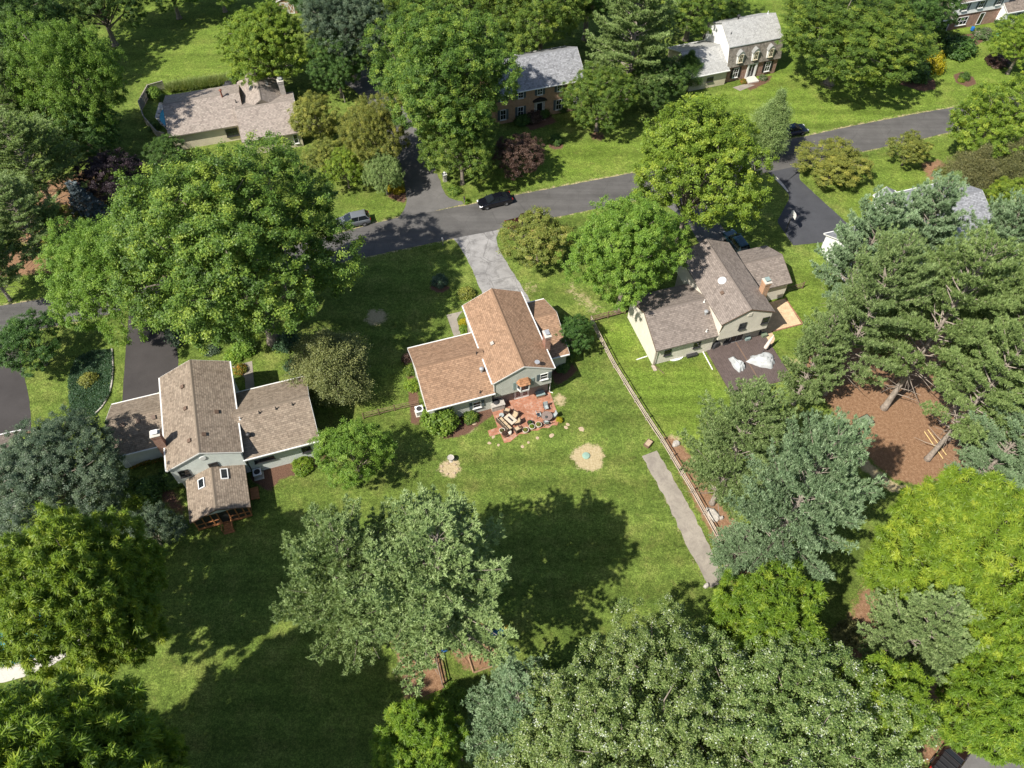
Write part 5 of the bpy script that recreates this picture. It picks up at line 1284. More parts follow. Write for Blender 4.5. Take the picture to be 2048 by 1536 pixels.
# ------------------------------------------------------------------ vehicles
def loft(mb, secs):
    n = len(secs[0]); i0 = len(mb.v)
    for s in secs: mb.v += [tuple(p) for p in s]
    for k in range(len(secs) - 1):
        for j in range(n):
            mb.f.append((i0 + k * n + j, i0 + k * n + (j + 1) % n, i0 + (k + 1) * n + (j + 1) % n, i0 + (k + 1) * n + j)); mb.uv.append(None)
    mb.f.append(tuple(i0 + j for j in range(n))[::-1]); mb.uv.append(None)
    mb.f.append(tuple(i0 + (len(secs) - 1) * n + j for j in range(n))); mb.uv.append(None)
CARS = {
 'sedan': dict(L=4.85, W=1.84, prof=[(-2.42, .55, .78), (-2.34, .38, .98), (-1.7, .26, 1.04), (-0.9, .24, 1.02), (0.9, .24, .99), (1.15, .24, .97), (2.05, .28, .80), (2.36, .34, .66), (2.43, .42, .56)], belt=(-1.95, 1.25), roof=(-1.05, 0.25), zb=1.0, zr=1.45, wb=.80, wr=.58, wx=1.42, wr_=.33),
 'suv': dict(L=4.6, W=1.86, prof=[(-2.3, .5, .95), (-2.24, .38, 1.06), (-1.7, .30, 1.08), (0.8, .28, 1.06), (1.05, .28, 1.04), (2.0, .32, .92), (2.24, .36, .78), (2.3, .45, .62)], belt=(-2.2, 1.15), roof=(-1.75, 0.2), zb=1.05, zr=1.66, wb=.82, wr=.64, wx=1.36, wr_=.36),
 'pickup': dict(L=5.6, W=1.98, prof=[(-2.8, .5, 1.0), (-2.74, .42, 1.05), (-0.7, .34, 1.08), (1.0, .34, 1.1), (1.2, .34, 1.1), (2.5, .36, 1.04), (2.76, .4, .9), (2.8, .5, .7)], belt=(-0.75, 1.35), roof=(-0.55, 0.45), zb=1.08, zr=1.82, wb=.86, wr=.68, wx=1.75, wr_=.4),
}
def car(kind, name, label, paintm, loc, rz, bed=False):
    d = CARS[kind]; t = thing(name, label, 'truck' if kind == 'pickup' else 'car', (loc[0], loc[1], 0.02), rz, 'parked vehicles')
    w = d['W'] / 2; b = MB(); secs = []
    for k, (x, z0, zt) in enumerate(d['prof']):
        e = 0.86 if k in (0, len(d['prof']) - 1) else (0.96 if k in (1, len(d['prof']) - 2) else 1.0)
        zm = z0 + (zt - z0) * 0.6
        secs.append([(x, -w * e * .92, z0), (x, -w * e, zm), (x, -w * e * .95, zt - .05), (x, -w * e * .86, zt), (x, w * e * .86, zt), (x, w * e * .95, zt - .05), (x, w * e, zm), (x, w * e * .92, z0)])
    loft(b, secs); b.build('body', paintm, t, smooth=False, bevel=0.04)
    (x0, x1), (r0, r1) = d['belt'], d['roof']; zb, zr, wb, wr = d['zb'] - .02, d['zr'], d['wb'], d['wr']
    rf = MB(); loft(rf, [[(r0 - .05, -wr, zr - .05), (r0 - .05, wr, zr - .05), (r1 + .05, wr, zr - .05), (r1 + .05, -wr, zr - .05)], [(r0, -wr + .02, zr), (r0, wr - .02, zr), (r1, wr - .02, zr - .01), (r1, -wr + .02, zr - .01)], [(r0 + .2, -wr + .2, zr + .03), (r0 + .2, wr - .2, zr + .03), (r1 - .2, wr - .2, zr + .02), (r1 - .2, -wr + .2, zr + .02)]])
    ro = rf.build('roof', paintm, t, smooth=False)
    def quad(nm, pts, m, par=t):
        q = MB(); pts = [Vector(p) for p in pts]; nrm = (pts[1] - pts[0]).cross(pts[3] - pts[0]).normalized() * 0.012
        q.addi([p for p in pts] + [p - nrm for p in pts], [(0, 1, 2, 3), (7, 6, 5, 4), (0, 4, 5, 1), (1, 5, 6, 2), (2, 6, 7, 3), (3, 7, 4, 0)]); q.build(nm, m, par)
    zq = zr - .05
    quad('windshield', [(x1, -wb, zb), (x1, wb, zb), (r1, wr, zq), (r1, -wr, zq)], M['glass'])
    quad('rear_window', [(x0, wb, zb), (x0, -wb, zb), (r0, -wr, zq), (r0, wr, zq)], M['glass'])
    for s in (-1, 1): quad('side_window', [(x0, s * wb, zb), (x1, s * wb, zb), (r1, s * wr, zq), (r0, s * wr, zq)], M['glass'])
    for xa, xb in ((x1, r1), (x0, r0), ((x0 + x1) / 2 - .1, (r0 + r1) / 2)):
        for s in (-1, 1):
            p = MB(); p.tube([(xa, s * (wb + .012), zb), (xb, s * (wr + .012), zq)], 0.045, 5); p.build('pillar', paintm, t)
    for sx in (-1, 1):
        for sy in (-1, 1):
            q = MB(); r_ = d['wr_']
            q.lathe([(r_ * .55, -.11), (r_ * .92, -.11), (r_, -.07), (r_, .07), (r_ * .92, .11), (r_ * .55, .11)], 18)
            wo = q.build('wheel', M['rubber'], t, loc=(sx * d['wx'], sy * (w - .09), r_)); wo.rotation_euler = (math.pi / 2, 0, 0)
            rm = MB(); rm.lathe([(r_ * .6, -.1), (r_ * .62, .0), (r_ * .6, .1)], 12)
            for k in range(5): rm.box((r_ * .3 * math.cos(k * 1.257), r_ * .3 * math.sin(k * 1.257), 0), (r_ * .6, .06, .225), rz=k * 1.257)
            rm.build('rim', M['metal_grey'], wo)
    fx, bx = d['prof'][-2], d['prof'][1]
    for s in (-1, 1):
        h = MB(); h.box((fx[0] - .08, s * w * .66, fx[2] - .03), (.3, .36, .12), rz=-s * .25, ry=.25); h.build('headlight', M['lens_white'], t)
        h = MB(); h.box((bx[0] + .02, s * w * .76, bx[2] - .12), (.16, .3, .18)); h.build('taillight', M['lens_red'], t)
        h = MB(); h.box((x1 - .35, s * (w + .07), zb + .06), (.12, .16, .11)); h.build('mirror', paintm, t)
    h = MB(); h.box((fx[0] + .03, 0, .5), (.06, w * 1.1, .16)); h.build('grille', M['black'], t)
    if bed:
        h = MB(); h.boxz(-2.6, -0.85, -w * .72, w * .72, 1.075, 1.1); h.build('bed_floor', M['black'], t)
        for k in range(4): q = MB(); q.tube([(-2.6 + k * .55, -w * .8, 1.12), (-2.6 + k * .55, -w * .8, 1.45), (-2.6 + k * .55, w * .8, 1.45), (-2.6 + k * .55, w * .8, 1.12)], .03, 5); q.build('rack_bar', M['black'], t)
    return t
RD = AX + 0.02
car('sedan', 'parked_car', 'glossy black sedan parked across from the middle driveway', M['paint_black'], G(990, 408), RD + math.pi)
car('suv', 'parked_car', 'silver grey hatchback half hidden by the great oak', M['paint_silver'], G(708, 448), RD + math.pi - .03)
car('suv', 'parked_car', 'dark teal car behind the cream house', M['paint_teal'], G(1470, 492), AX + math.pi / 2 + .05)
car('sedan', 'parked_car', 'dark blue car under the feathery cedar', M['paint_blue'], G(1582, 268), RD)
car('pickup', 'pickup_truck', 'dark red pickup behind the crabapple', M['paint_red'], G(1052, 452), RD)
car('pickup', 'pickup_truck', 'dark brown truck in the bottom right corner', M['paint_brown'], G(1902, 1508), 0.75, bed=True)

# ------------------------------------------------------------------ fences
def rail_fence(name, label, pts, m, post_m, post_h=1.25, bay=2.4, rails=(0.35, 0.72, 1.08), rr=0.055, pr=0.075, wob=0.03, group='split rail fences', gap=None):
    rr_ = random.Random(len(label) * 7)
    t = thing(name, label, 'fence', (pts[0][0], pts[0][1], 0), 0, group)
    o = Vector((pts[0][0], pts[0][1], 0)); nodes = []
    for a, b in zip(pts[:-1], pts[1:]):
        a, b = Vector((a[0], a[1], 0)), Vector((b[0], b[1], 0)); n = max(1, round((b - a).length / bay))
        nodes += [a.lerp(b, k / n) - o for k in range(n)]
    nodes.append(Vector((pts[-1][0], pts[-1][1], 0)) - o)
    for p in nodes:
        b = MB(); h = post_h * rr_.uniform(.96, 1.04); b.tube([p, p + Vector((rr_.uniform(-wob, wob), rr_.uniform(-wob, wob), h * .97)), p + Vector((0, 0, h))], [pr, pr * .95, pr * .6], 7); b.build('post', post_m, t)
    for a, c in zip(nodes[:-1], nodes[1:]):
        for z in rails:
            d = (c - a).normalized() * 0.12; w = Vector((rr_.uniform(-wob, wob), rr_.uniform(-wob, wob), 0))
            m_ = a.lerp(c, .5) + w + Vector((0, 0, z + rr_.uniform(-.03, .02)))
            b = MB(); b.tube([a - d + Vector((0, 0, z + rr_.uniform(-.03, .03))), m_, c + d + Vector((0, 0, z + rr_.uniform(-.03, .03)))], [rr * .7, rr, rr * .7], 6); b.build('rail', m, t)
    return t
fpts = [tuple(G(*p)[:2]) for p in [(1181, 645), (1227, 735), (1292, 840), (1322, 885), (1382, 985), (1432, 1075), (1475, 1172)]]
rail_fence('split_rail_fence', 'long pale rail fence beside the concrete strip', fpts, M['wood_grey'], M['wood_silver'], rr=.06, pr=.08, rails=(.28, .72, 1.14))
rail_fence('split_rail_fence', 'short rail fence joining the cream house corner', [fpts[0], tuple(G(1250, 627)[:2])], M['wood_dark'], M['wood_dark'], rr=.07)
rail_fence('split_rail_fence', 'short rail fence at the far side of cream house', [tuple(G(1566, 587)[:2]), tuple(G(1604, 577)[:2])], M['wood_dark'], M['wood_dark'])
rail_fence('split_rail_fence', 'thin dark fence from middle house toward the cedar', [tuple(G(838, 812)[:2]), tuple(G(790, 822)[:2]), tuple(G(728, 838)[:2])], M['wood_dark'], M['wood_dark'], rr=.04, pr=.06, bay=1.9)
rail_fence('split_rail_fence', 'dark rail fence beside the pine needle strip at bottom', [tuple(G(862, 1265)[:2]), tuple(G(885, 1370)[:2]), tuple(G(905, 1440)[:2]), tuple(G(925, 1520)[:2])], M['wood_dark'], M['wood_dark'], rr=.07, pr=.09)
rail_fence('split_rail_fence', 'low rail fence under the tree at driveway bend', [tuple(G(690, 205)[:2]), tuple(G(672, 150)[:2])], M['wood_silver'], M['wood_silver'])
# pool fence of vertical boards
def board_fence(label, pts, m, h=1.6, group=None):
    t = thing('board_fence', label, 'fence', (pts[0][0], pts[0][1], 0), 0)
    o = Vector((pts[0][0], pts[0][1], 0)); rr_ = random.Random(5)
    for a, b in zip(pts[:-1], pts[1:]):
        a, b = Vector((*a, 0)) - o, Vector((*b, 0)) - o; L = (b - a).length; n = max(1, round(L / 2.2)); ang = math.atan2((b - a).y, (b - a).x)
        for k in range(n):
            p0, p1 = a.lerp(b, k / n), a.lerp(b, (k + 1) / n); l = (p1 - p0).length
            pb = MB(); pb.box(p0 + Vector((0, 0, h / 2 + .05)), (.12, .12, h + .1), rz=ang); pb.build('post', m, t)
            mb = MB(); nb = int(l / .16)
            for q in range(nb): mb.box(p0.lerp(p1, (q + .5) / nb) + Vector((0, 0, h / 2 + rr_.uniform(-.02, .02))), (l / nb * .86, .025, h), rz=ang)
            for z in (.35, h - .35): mb.box(p0.lerp(p1, .5) + Vector((0, 0, z)), (l - .1, .07, .09), rz=ang)
            mb.build('fence_board', m, t, kind='stuff')
            cb = MB(); cb.box(p0.lerp(p1, .5) + Vector((0, 0, h + .03)), (l, .14, .05), rz=ang); cb.build('cap_rail', m, t)
    return t
board_fence('grey board fence curving round the small pool', [tuple(G(*p)[:2]) for p in [(331, 180), (302, 188), (284, 221), (294, 250), (320, 280), (336, 284)]], M['wood_silver'])

# ------------------------------------------------------------------ pools
def pool(label, pts, deck, z=0.02):
    dk = MB(); dk.prism(deck, 0.0, 0.05); do = dk.build('pool_deck', M['concrete_pale'], kind='structure')
    t = thing('swimming_pool', label, 'pool', (pts[0][0], pts[0][1], 0), 0, 'swimming pools')
    P = [(p[0] - pts[0][0], p[1] - pts[0][1]) for p in pts]
    w = MB(); w.prism(P, 0.052, 0.06); w.build('water', M['water'], t)
    cp = MB(); n = len(P)
    for a, b in zip(P, P[1:] + P[:1]):
        a, b = Vector((*a, 0)), Vector((*b, 0)); cp.box(a.lerp(b, .5) + Vector((0, 0, .075)), ((b - a).length + .28, .28, .05), rz=math.atan2((b - a).y, (b - a).x))
    cp.build('coping', M['concrete_pale'], t)
c = G(338, 234)
ring = lambda c, rx, ry, n=20, a0=0.0: [(c[0] + rx * math.cos(2 * math.pi * k / n) * math.cos(a0) - ry * math.sin(2 * math.pi * k / n) * math.sin(a0), c[1] + rx * math.cos(2 * math.pi * k / n) * math.sin(a0) + ry * math.sin(2 * math.pi * k / n) * math.cos(a0)) for k in range(n)]
pool('small blue pool at the end of pink roofed house', ring(G(343, 232), 1.9, 3.0, 18, .3), [tuple(G(*p)[:2]) for p in [(318, 206), (345, 196), (430, 192), (480, 180), (485, 205), (370, 262), (336, 262), (310, 235)]])
pool('turquoise pool seen through the large ash', ring(G(45, 1255), 6.0, 3.6, 22, .3), ring(G(40, 1258), 7.6, 4.9, 22, .3))

# ------------------------------------------------------------------ middle house: patio and its furniture
def on_c(x, y, z=0.0): return Vector((1.36 + x * math.cos(.32) - y * math.sin(.32), 51.36 + x * math.sin(.32) + y * math.cos(.32), z))
pat = MB(); pat.prism([(-3.75, 1.02), (3.5, 0.98), (3.3, -2.2), (3.05, -3.5), (2.7, -3.9), (2.2, -3.7), (1.7, -3.95), (1.0, -3.7), (.4, -3.9), (-.3, -3.65), (-.9, -3.95), (-1.7, -3.7), (-2.3, -4.0), (-3.0, -4.35), (-3.7, -4.3), (-3.8, -2.0)], 0, .045)
po = pat.build('patio', M['brick_patio'], loc=(1.36, 51.36, 0), rz=.32, kind='structure')
b = MB(); b.prism([(-5.0, -2.2), (-3.8, -2.1), (-3.75, -3.0), (-5.0, -3.0)], 0, .035); b.build('side_pavers', M['brick_patio'], loc=(1.36, 51.36, 0), rz=.32, kind='structure')
PZ = .045
def deep_chair(px, py, rz, label, g='brown patio chairs with tan cushions', w=.72, back=True):
    c = G(px, py, .3); t = thing('patio_chair', label, 'chair', (c.x, c.y, PZ), rz, g)
    q = MB(); q.box((0, 0, .3), (w, .70, .10)); q.build('seat', M['wicker'], t)
    q = MB(); q.box((0, -.02, .40), (w - .16, .60, .13)); q.build('cushion', M['cushion'], t, bevel=.03)
    for s in (-1, 1):
        q = MB(); q.box((s * (w / 2 - .03), -.02, .52), (.09, .70, .06)); q.build('armrest', M['wicker'], t)
        for y in (-.31, .31): q = MB(); q.box((s * (w / 2 - .04), y, .25), (.06, .06, .5)); q.build('leg', M['wicker'], t)
    q = MB(); q.box((0, .33, .62), (w, .08, .55), rx=-.2); q.build('backrest', M['wicker'], t)
    q = MB(); q.box((0, .27, .63), (w - .16, .12, .42), rx=-.2); q.build('back_cushion', M['cushion'], t, bevel=.03)
    return t
deep_chair(1014, 823, .32 + 2.6, 'brown cushioned chair nearest the stone grill')
deep_chair(1029, 833, .32 - .9, 'brown cushioned chair right of the fire table')
deep_chair(1034, 845, .32 - 1.6, 'small tan ottoman chair at the fire table corner', w=.6)
deep_chair(1035, 860, .32 + 3.4, 'brown cushioned chair below the fire table')
sf = thing('patio_sofa', 'brown wicker sofa with tan cushions left of fire table', 'sofa', tuple(G(1009, 851, .2)), .32 + 1.95)
sf.location.z = PZ
q = MB(); q.box((0, 0, .28), (2.1, .74, .14)); q.build('seat', M['wicker'], sf)
for k in (-1, 0, 1):
    q = MB(); q.box((k * .66, -.03, .41), (.62, .62, .14)); q.build('cushion', M['cushion'], sf, bevel=.03)
    q = MB(); q.box((k * .66, .28, .63), (.6, .13, .4), rx=-.2); q.build('back_cushion', M['cushion'], sf, bevel=.03)
q = MB(); q.box((0, .37, .6), (2.1, .08, .6), rx=-.15); q.build('backrest', M['wicker'], sf)
for s in (-1, 1):
    q = MB(); q.box((s * 1.03, 0, .45), (.1, .74, .34)); q.build('armrest', M['wicker'], sf)
    for y in (-.3, .3): q = MB(); q.box((s * .98, y, .11), (.07, .07, .22)); q.build('leg', M['wicker'], sf)
ft = thing('fire_table', 'pale rectangular fire table on the brick patio', 'table', (*G(1021, 840, .4)[:2], PZ), .32 + .45)
q = MB(); q.box((0, 0, .25), (.7, 1.15, .5)); q.build('base', M['wicker'], ft)
q = MB(); q.box((0, 0, .54), (.85, 1.35, .08)); q.build('table_top', M['cushion_pale'], ft)
q = MB(); q.box((0, 0, .585), (.2, .8, .012)); q.build('burner_tray', M['cover_black'], ft)
gl = thing('stone_grill', 'pale stone built grill against the middle house wall', 'grill', (*on_c(-3.0, .45)[:2], PZ), .32)
q = MB(); q.box((0, 0, .45), (1.5, .8, .9)); q.build('body', M['stone_grey'], gl)
q = MB(); q.box((0, -.02, .93), (1.6, .9, .07)); q.build('counter', M['stone_grey'], gl)
q = MB(); q.lathe([(.38, .0), (.36, .1), (.2, .18), (.03, .2)], 14, (-.1, .15, .97)); q.build('grill_lid', M['cover_black'], gl)
bx = thing('storage_box', 'teal topped storage box below the right shuttered window', 'box', (*on_c(2.2, .55)[:2], PZ), .32)
q = MB(); q.box((0, 0, .22), (1.0, .6, .44)); q.build('body', M['wood_brown'], bx); q = MB(); q.box((0, 0, .49), (1.08, .68, .08)); q.build('lid', M['shutter_light'], bx)
dt = thing('dining_table', 'round glass dining table on the brick patio', 'table', (*G(1094, 833, .6)[:2], PZ), 0)
q = MB(); q.lathe([(.62, .68), (.64, .70), (.62, .72)], 26); q.build('table_top', M['table_glass'], dt)
q = MB(); q.lathe([(.3, 0), (.28, .05), (.06, .1), (.06, .66), (.2, .68)], 12); q.build('pedestal', M['metal_dark'], dt)
q = MB(); q.lathe([(.16, .72), (.15, .82), (.1, .84)], 12, (-.1, -.2, 0)); q.build('centrepiece', M['pot_dark'], dt)
def sling_chair(px, py, rz, label):
    c = G(px, py, .4); t = thing('dining_chair', label, 'chair', (c.x, c.y, PZ), rz, 'pale sling chairs round the dining table')
    q = MB(); q.box((0, 0, .42), (.5, .5, .05)); q.build('seat', M['sling'], t)
    q = MB(); q.box((0, .29, .74), (.5, .05, .6), rx=-.22); q.build('backrest', M['sling'], t)
    for s in (-1, 1):
        q = MB(); q.tube([(s * .27, -.25, 0), (s * .28, -.22, .62), (s * .28, .2, .66), (s * .27, .36, 1.0)], .025, 5); q.build('arm_frame', M['metal_dark'], t)
        q = MB(); q.tube([(s * .27, .3, 0), (s * .27, .22, .45)], .025, 5); q.build('leg', M['metal_dark'], t)
sling_chair(1092, 815, .3, 'sling chair on the house side of the dining table')
sling_chair(1078, 830, .3 + 1.5, 'sling chair left of the dining table')
sling_chair(1107, 832, .3 - 1.5, 'sling chair right of the dining table')
sling_chair(1092, 845, .3 + 3.1, 'sling chair on the lawn side of the dining table')
def planter(px, py, r, h, m, label, leafm='leaf_olive', bushy=.9):
    c = G(px, py, .2); t = thing('planter', label, 'planter', (c.x, c.y, PZ), 0, 'round planters at the patio edge')
    q = MB(); q.lathe([(r * .7, 0), (r * .95, h * .8), (r, h), (r * .86, h), (r * .8, h - .08)], 18); q.build('pot', m, t)
    q = MB(); q.lathe([(.02, h - .09), (r * .8, h - .09), (r * .8, h - .07), (.02, h - .06)], 16); q.build('soil', M['soil'], t)
    tm, cm, _, _ = PROTO['shrub_b']; o = bpy.data.objects.new('plant', cm); C.objects.link(o); o.parent = t; o.location = (0, 0, h - .12); o.scale = (r * bushy, r * bushy, r * .8)
    o.material_slots[0].link = 'OBJECT'; o.material_slots[0].material = M[leafm]
planter(1060, 847, .34, .4, M['pot_dark'], 'dark planter nearest the dining table', 'leaf_deep', .5)
planter(1064, 855, .36, .42, M['pot_pale'], 'pale planter in front of the dark planter', 'leaf_ash', .62)
planter(1077, 851, .36, .42, M['pot_pale'], 'pale planter second from the dining table', 'leaf_olive', .62)
planter(1051, 862, .36, .42, M['pot_pale'], 'pale planter at the middle of patio edge', 'leaf_olive', .6)
planter(1004, 863, .34, .42, M['pot_pale'], 'pale planter at the left patio corner', 'leaf_dull', .55)
planter(1010, 870, .38, .46, M['pot_barrel'], 'barrel planter at the lower left patio corner', 'leaf_maroon', .7)
planter(1119, 841, .30, .35, M['pot_barrel'], 'planter of yellow flowers at right patio corner', 'leaf_yellow', 1.1)
st = thing('side_table', 'small round side table left of the brown chairs', 'table', (*G(1003, 831, .4)[:2], PZ), 0)
q = MB(); q.lathe([(.28, .46), (.3, .48), (.28, .5)], 16); q.build('table_top', M['sling'], st)
for k in range(3): q = MB(); q.tube([(.24 * math.cos(k * 2.1), .24 * math.sin(k * 2.1), 0), (.12 * math.cos(k * 2.1), .12 * math.sin(k * 2.1), .47)], .02, 5); q.build('leg', M['metal_dark'], st)
tag(MB().lathe([(.26, 0), (.28, .3), (.24, .42), (.05, .46)], 12).build('fire_wood_stool', M['pot_pale'], loc=(*G(1019, 866, .2)[:2], PZ)), 'pale drum stool at the lower sofa end', 'stool')
# stepping stones, well cap, bird bath, boulders
srn = random.Random(17)
def rock(name, px, py, rx, ry, h, m, label, cat='stone', group=None, rz=0.0):
    b = MB(); n = 11; prof = []
    ph = [srn.uniform(.82, 1.15) for _ in range(n)]; i0 = 0
    for z, k in ((0, 1.0), (h * .6, .96), (h, .7)):
        for j in range(n): b.v.append((rx * k * ph[j] * math.cos(2 * math.pi * j / n), ry * k * ph[j] * math.sin(2 * math.pi * j / n), z * srn.uniform(.9, 1.1)))
    for q in range(2):
        for j in range(n): b.f.append((q * n + j, q * n + (j + 1) % n, (q + 1) * n + (j + 1) % n, (q + 1) * n + j)); b.uv.append(None)
    b.f.append(tuple(2 * n + j for j in range(n))); b.uv.append(None)
    c = G(px, py); return tag(b.build(name, m, loc=(c.x, c.y, 0), rz=rz), label, cat, group)
for px, py, r, lab in ((979, 886, .3, 'stepping stone nearest the lower left patio corner'), (997, 890, .25, 'stepping stone just below the patio corner'), (1045, 893, .3, 'stepping stone below the middle patio edge'), (1057, 885, .25, 'stepping stone beneath the pale planters'),
                       (1075, 876, .3, 'stepping stone below the dining table'), (1103, 871, .42, 'square stepping stone right of dining table'), (1132, 855, .36, 'stepping stone at the right patio corner'), (1136, 849, .34, 'inner stepping stone at the right patio corner'), (1163, 858, .5, 'orange stepping stone farthest right'), (946, 845, .55, 'flat stone by the left flower bed'), (987, 874, .3, 'stepping stone left of the patio')):
    rock('stepping_stone', px, py, r * .75, r * .6, .035, M['stone_pale'], lab, group='stepping stones in the lawn', rz=srn.uniform(0, 6))
tag(MB().lathe([(.42, 0), (.44, .10), (.40, .16), (.1, .2)], 18).build('well_cap', M['green_cap'], loc=tuple(G(1172, 912))), 'pale green well cap in the straw patch', 'well cap')
bb = thing('bird_bath', 'grey bird bath in the smaller straw patch', 'bird bath', tuple(G(902, 922)))
q = MB(); q.lathe([(.22, 0), (.1, .12), (.08, .55), (.14, .62)], 12); q.build('pedestal', M['stone_grey'], bb); q = MB(); q.lathe([(.12, .6), (.36, .7), (.38, .76), (.3, .72)], 16); q.build('basin', M['stone_grey'], bb)
for k in range(7):
    a = k * .9; c = G(898, 940); rock('ring_stone', 898 + 17 * math.cos(a), 938 + 11 * math.sin(a), .2, .16, .12, M['stone_pale'], ['rightmost', 'lower right', 'lowest', 'lower left', 'leftmost', 'upper left', 'upper right'][k] + ' pale stone of the bird bath ring', group='stones round the bird bath')
for px, py, rx, ry, lab in ((1352, 888, .55, .35, 'grey boulder at the fence beside bare earth'), (1425, 1030, .6, .9, 'long pale boulder right of the fence'), (1442, 1037, .25, .2, 'small white stone right of the fence'), (1412, 1172, .3, .25, 'pale rock at the lower end of concrete strip')):
    rock('boulder', px, py, rx, ry, .35, M['stone_grey'], lab, rz=.5)
cr = thing('planter_box', 'wooden planter box beside the long fence', 'planter', tuple(G(1296, 889)), .9)
q = MB()
for s in (-1, 1): q.box((s * .45, 0, .2), (.06, .6, .4)); q.box((0, s * .3, .2), (.9, .06, .4))
q.build('box', M['wood_dark'], cr); q = MB(); q.box((0, 0, .3), (.86, .54, .1)); q.build('filling', M['stone_pale'], cr)
# air conditioners
def ac(px, py, label, rz=.32, m='metal_white'):
    c = G(px, py, .4); t = thing('air_conditioner', label, 'air conditioner', (c.x, c.y, 0), rz, 'air conditioning units')
    q = MB(); q.box((0, 0, .04), (1.05, 1.05, .08)); q.build('pad', M['concrete_pale'], t)
    q = MB(); q.box((0, 0, .45), (.85, .85, .74)); q.build('body', M['metal_grey'], t, bevel=.05)
    q = MB(); q.box((0, 0, .85), (.9, .9, .06)); q.build('top_cover', M[m], t, bevel=.03)
    q = MB(); q.lathe([(.33, .882), (.33, .9), (.05, .91)], 20); q.build('fan_grille', M['metal_dark'], t)
ac(839, 822, 'white air conditioner at the left end of middle house'); ac(516, 948, 'white air conditioner behind the left house')
# chimney side: dish on the middle house roof
ds = thing('satellite_dish', 'grey antenna dish on the front corner of orange roof', 'satellite dish', tuple(on_c(1.6, .5, 6.2)), .32)
q = MB(); q.tube([(0, 0, 0), (0, 0, .5)], .03, 6); q.tube([(0, 0, .5), (.25, -.25, .6)], .02, 5); q.build('mast', M['metal_grey'], ds); q = MB(); q.lathe([(.02, 0), (.16, .03), (.28, .1), (.29, .11)], 14, (0, 0, .5)); q.build('dish', M['metal_grey'], ds)

# ------------------------------------------------------------------ right house: deck, patio, covered furniture
def on_r(x, y, z=0.0): return Vector((27.5 + x * math.cos(.31) - y * math.sin(.31), 59.9 + x * math.sin(.31) + y * math.cos(.31), z))
dk = thing('deck', 'dark brown board deck behind the cream house', 'deck', (27.5, 59.9, 0), .31)
nb = 30
for k in range(nb):
    x0 = -3.9 + 7.9 * k / nb; q = MB(); q.boxz(x0 + .008, x0 + 7.9 / nb - .008, -6.1 + .35 * k / nb, .95, .12, .17); q.build('board', M['deck_brown'], dk)
q = MB(); q.boxz(-3.92, 4.02, -6.0, .97, 0, .118); q.build('frame', M['deck_brown'], dk)
q = MB(); q.boxz(.02, .12, -6.1, .95, .171, .185); q.build('centre_board', M['wood_dark'], dk)
tp = MB(); tp.prism([(3.3, 5.5), (9.5, 5.6), (9.3, 1.2), (5.2, 1.25), (5.0, .0), (4.1, -.9), (4.05, .9), (3.3, 1.0)], 0, .05); tp.build('side_patio', M['tan_pavers'], loc=(27.5, 59.9, 0), rz=.31, kind='structure')
q = MB(); q.boxz(5.2, 9.45, 1.08, 1.2, 0, .12); e1 = q.build('patio_edging', M['brick_red'], loc=(27.5, 59.9, 0), rz=.31, kind='structure')
q = MB(); q.boxz(9.42, 9.54, 1.2, 5.6, 0, .12); q.build('patio_edging', M['brick_red'], loc=(27.5, 59.9, 0), rz=.31, kind='structure')
def draped(name, label, px, py, sx, sy, h, rz, m, cat, seed, z0=.17):
    """a fabric cover sagging over furniture"""
    r_ = np.random.default_rng(seed); n, k = 26, 9
    V_, F_ = [], []
    ph = [1 + .16 * math.sin(3 * a + seed) + .08 * math.sin(7 * a + 2 * seed) for a in np.linspace(0, 2 * math.pi, n, endpoint=False)]
    for i in range(k):
        t = i / (k - 1)
        for j in range(n):
            a = 2 * math.pi * j / n; rad = (1 - t) ** .75
            z = h * (1 - (1 - t) ** 2.6) * (1 + .25 * math.sin(4 * a * (1 - t) + seed)) if t < 1 else h * .93
            fold = 1 + .07 * math.sin(9 * a + seed) * (1 - t)
            V_.append((sx * rad * ph[j] * fold * math.cos(a), sy * rad * ph[j] * fold * math.sin(a), max(0, z) + (0 if i else 0)))
    for i in range(k - 1):
        for j in range(n): F_.append((i * n + j, i * n + (j + 1) % n, (i + 1) * n + (j + 1) % n, (i + 1) * n + j))
    F_.append(tuple((k - 1) * n + j for j in range(n)))
    b = MB(); b.addi(V_, F_); c = G(px, py, z0)
    return tag(b.build(name, m, loc=(c.x, c.y, z0), rz=rz, smooth=True), label, cat)
draped('furniture_cover', 'crumpled pale cover over furniture on left of dark deck', 1474, 730, .6, 1.15, .8, .55, M['tarp'], 'cover', 3)
draped('furniture_cover', 'large white cover over a table on the dark deck', 1525, 722, 1.6, 1.05, .85, .05, M['tarp'], 'cover', 5)
draped('grill_cover', 'black covered grill at the left of the sliding door', 1430, 690, .85, .5, 1.1, .4, M['cover_black'], 'grill', 8)
draped('grill_cover', 'black covered smoker beside the sliding door', 1451, 685, .55, .42, 1.0, .3, M['cover_black'], 'grill', 9)
draped('grill_cover', 'black covered round item behind the pink roofed house', 460, 178, 1.0, .9, 1.1, 0, M['cover_black'], 'grill', 11, 0.02)
um = thing('patio_umbrella', 'closed pale umbrella leaning at the deck corner', 'umbrella', (*G(1524, 706, .2)[:2], .17), 0)
q = MB(); q.tube([(0, 0, 0), (1.1, 1.1, 2.3)], .03, 6); q.build('pole', M['metal_dark'], um)
q = MB(); q.tube([(.28, .28, .6), (.35, .35, .75), (.7, .7, 1.5), (1.05, 1.05, 2.2)], [.2, .24, .2, .04], 10); q.build('canopy', M['umbrella'], um)
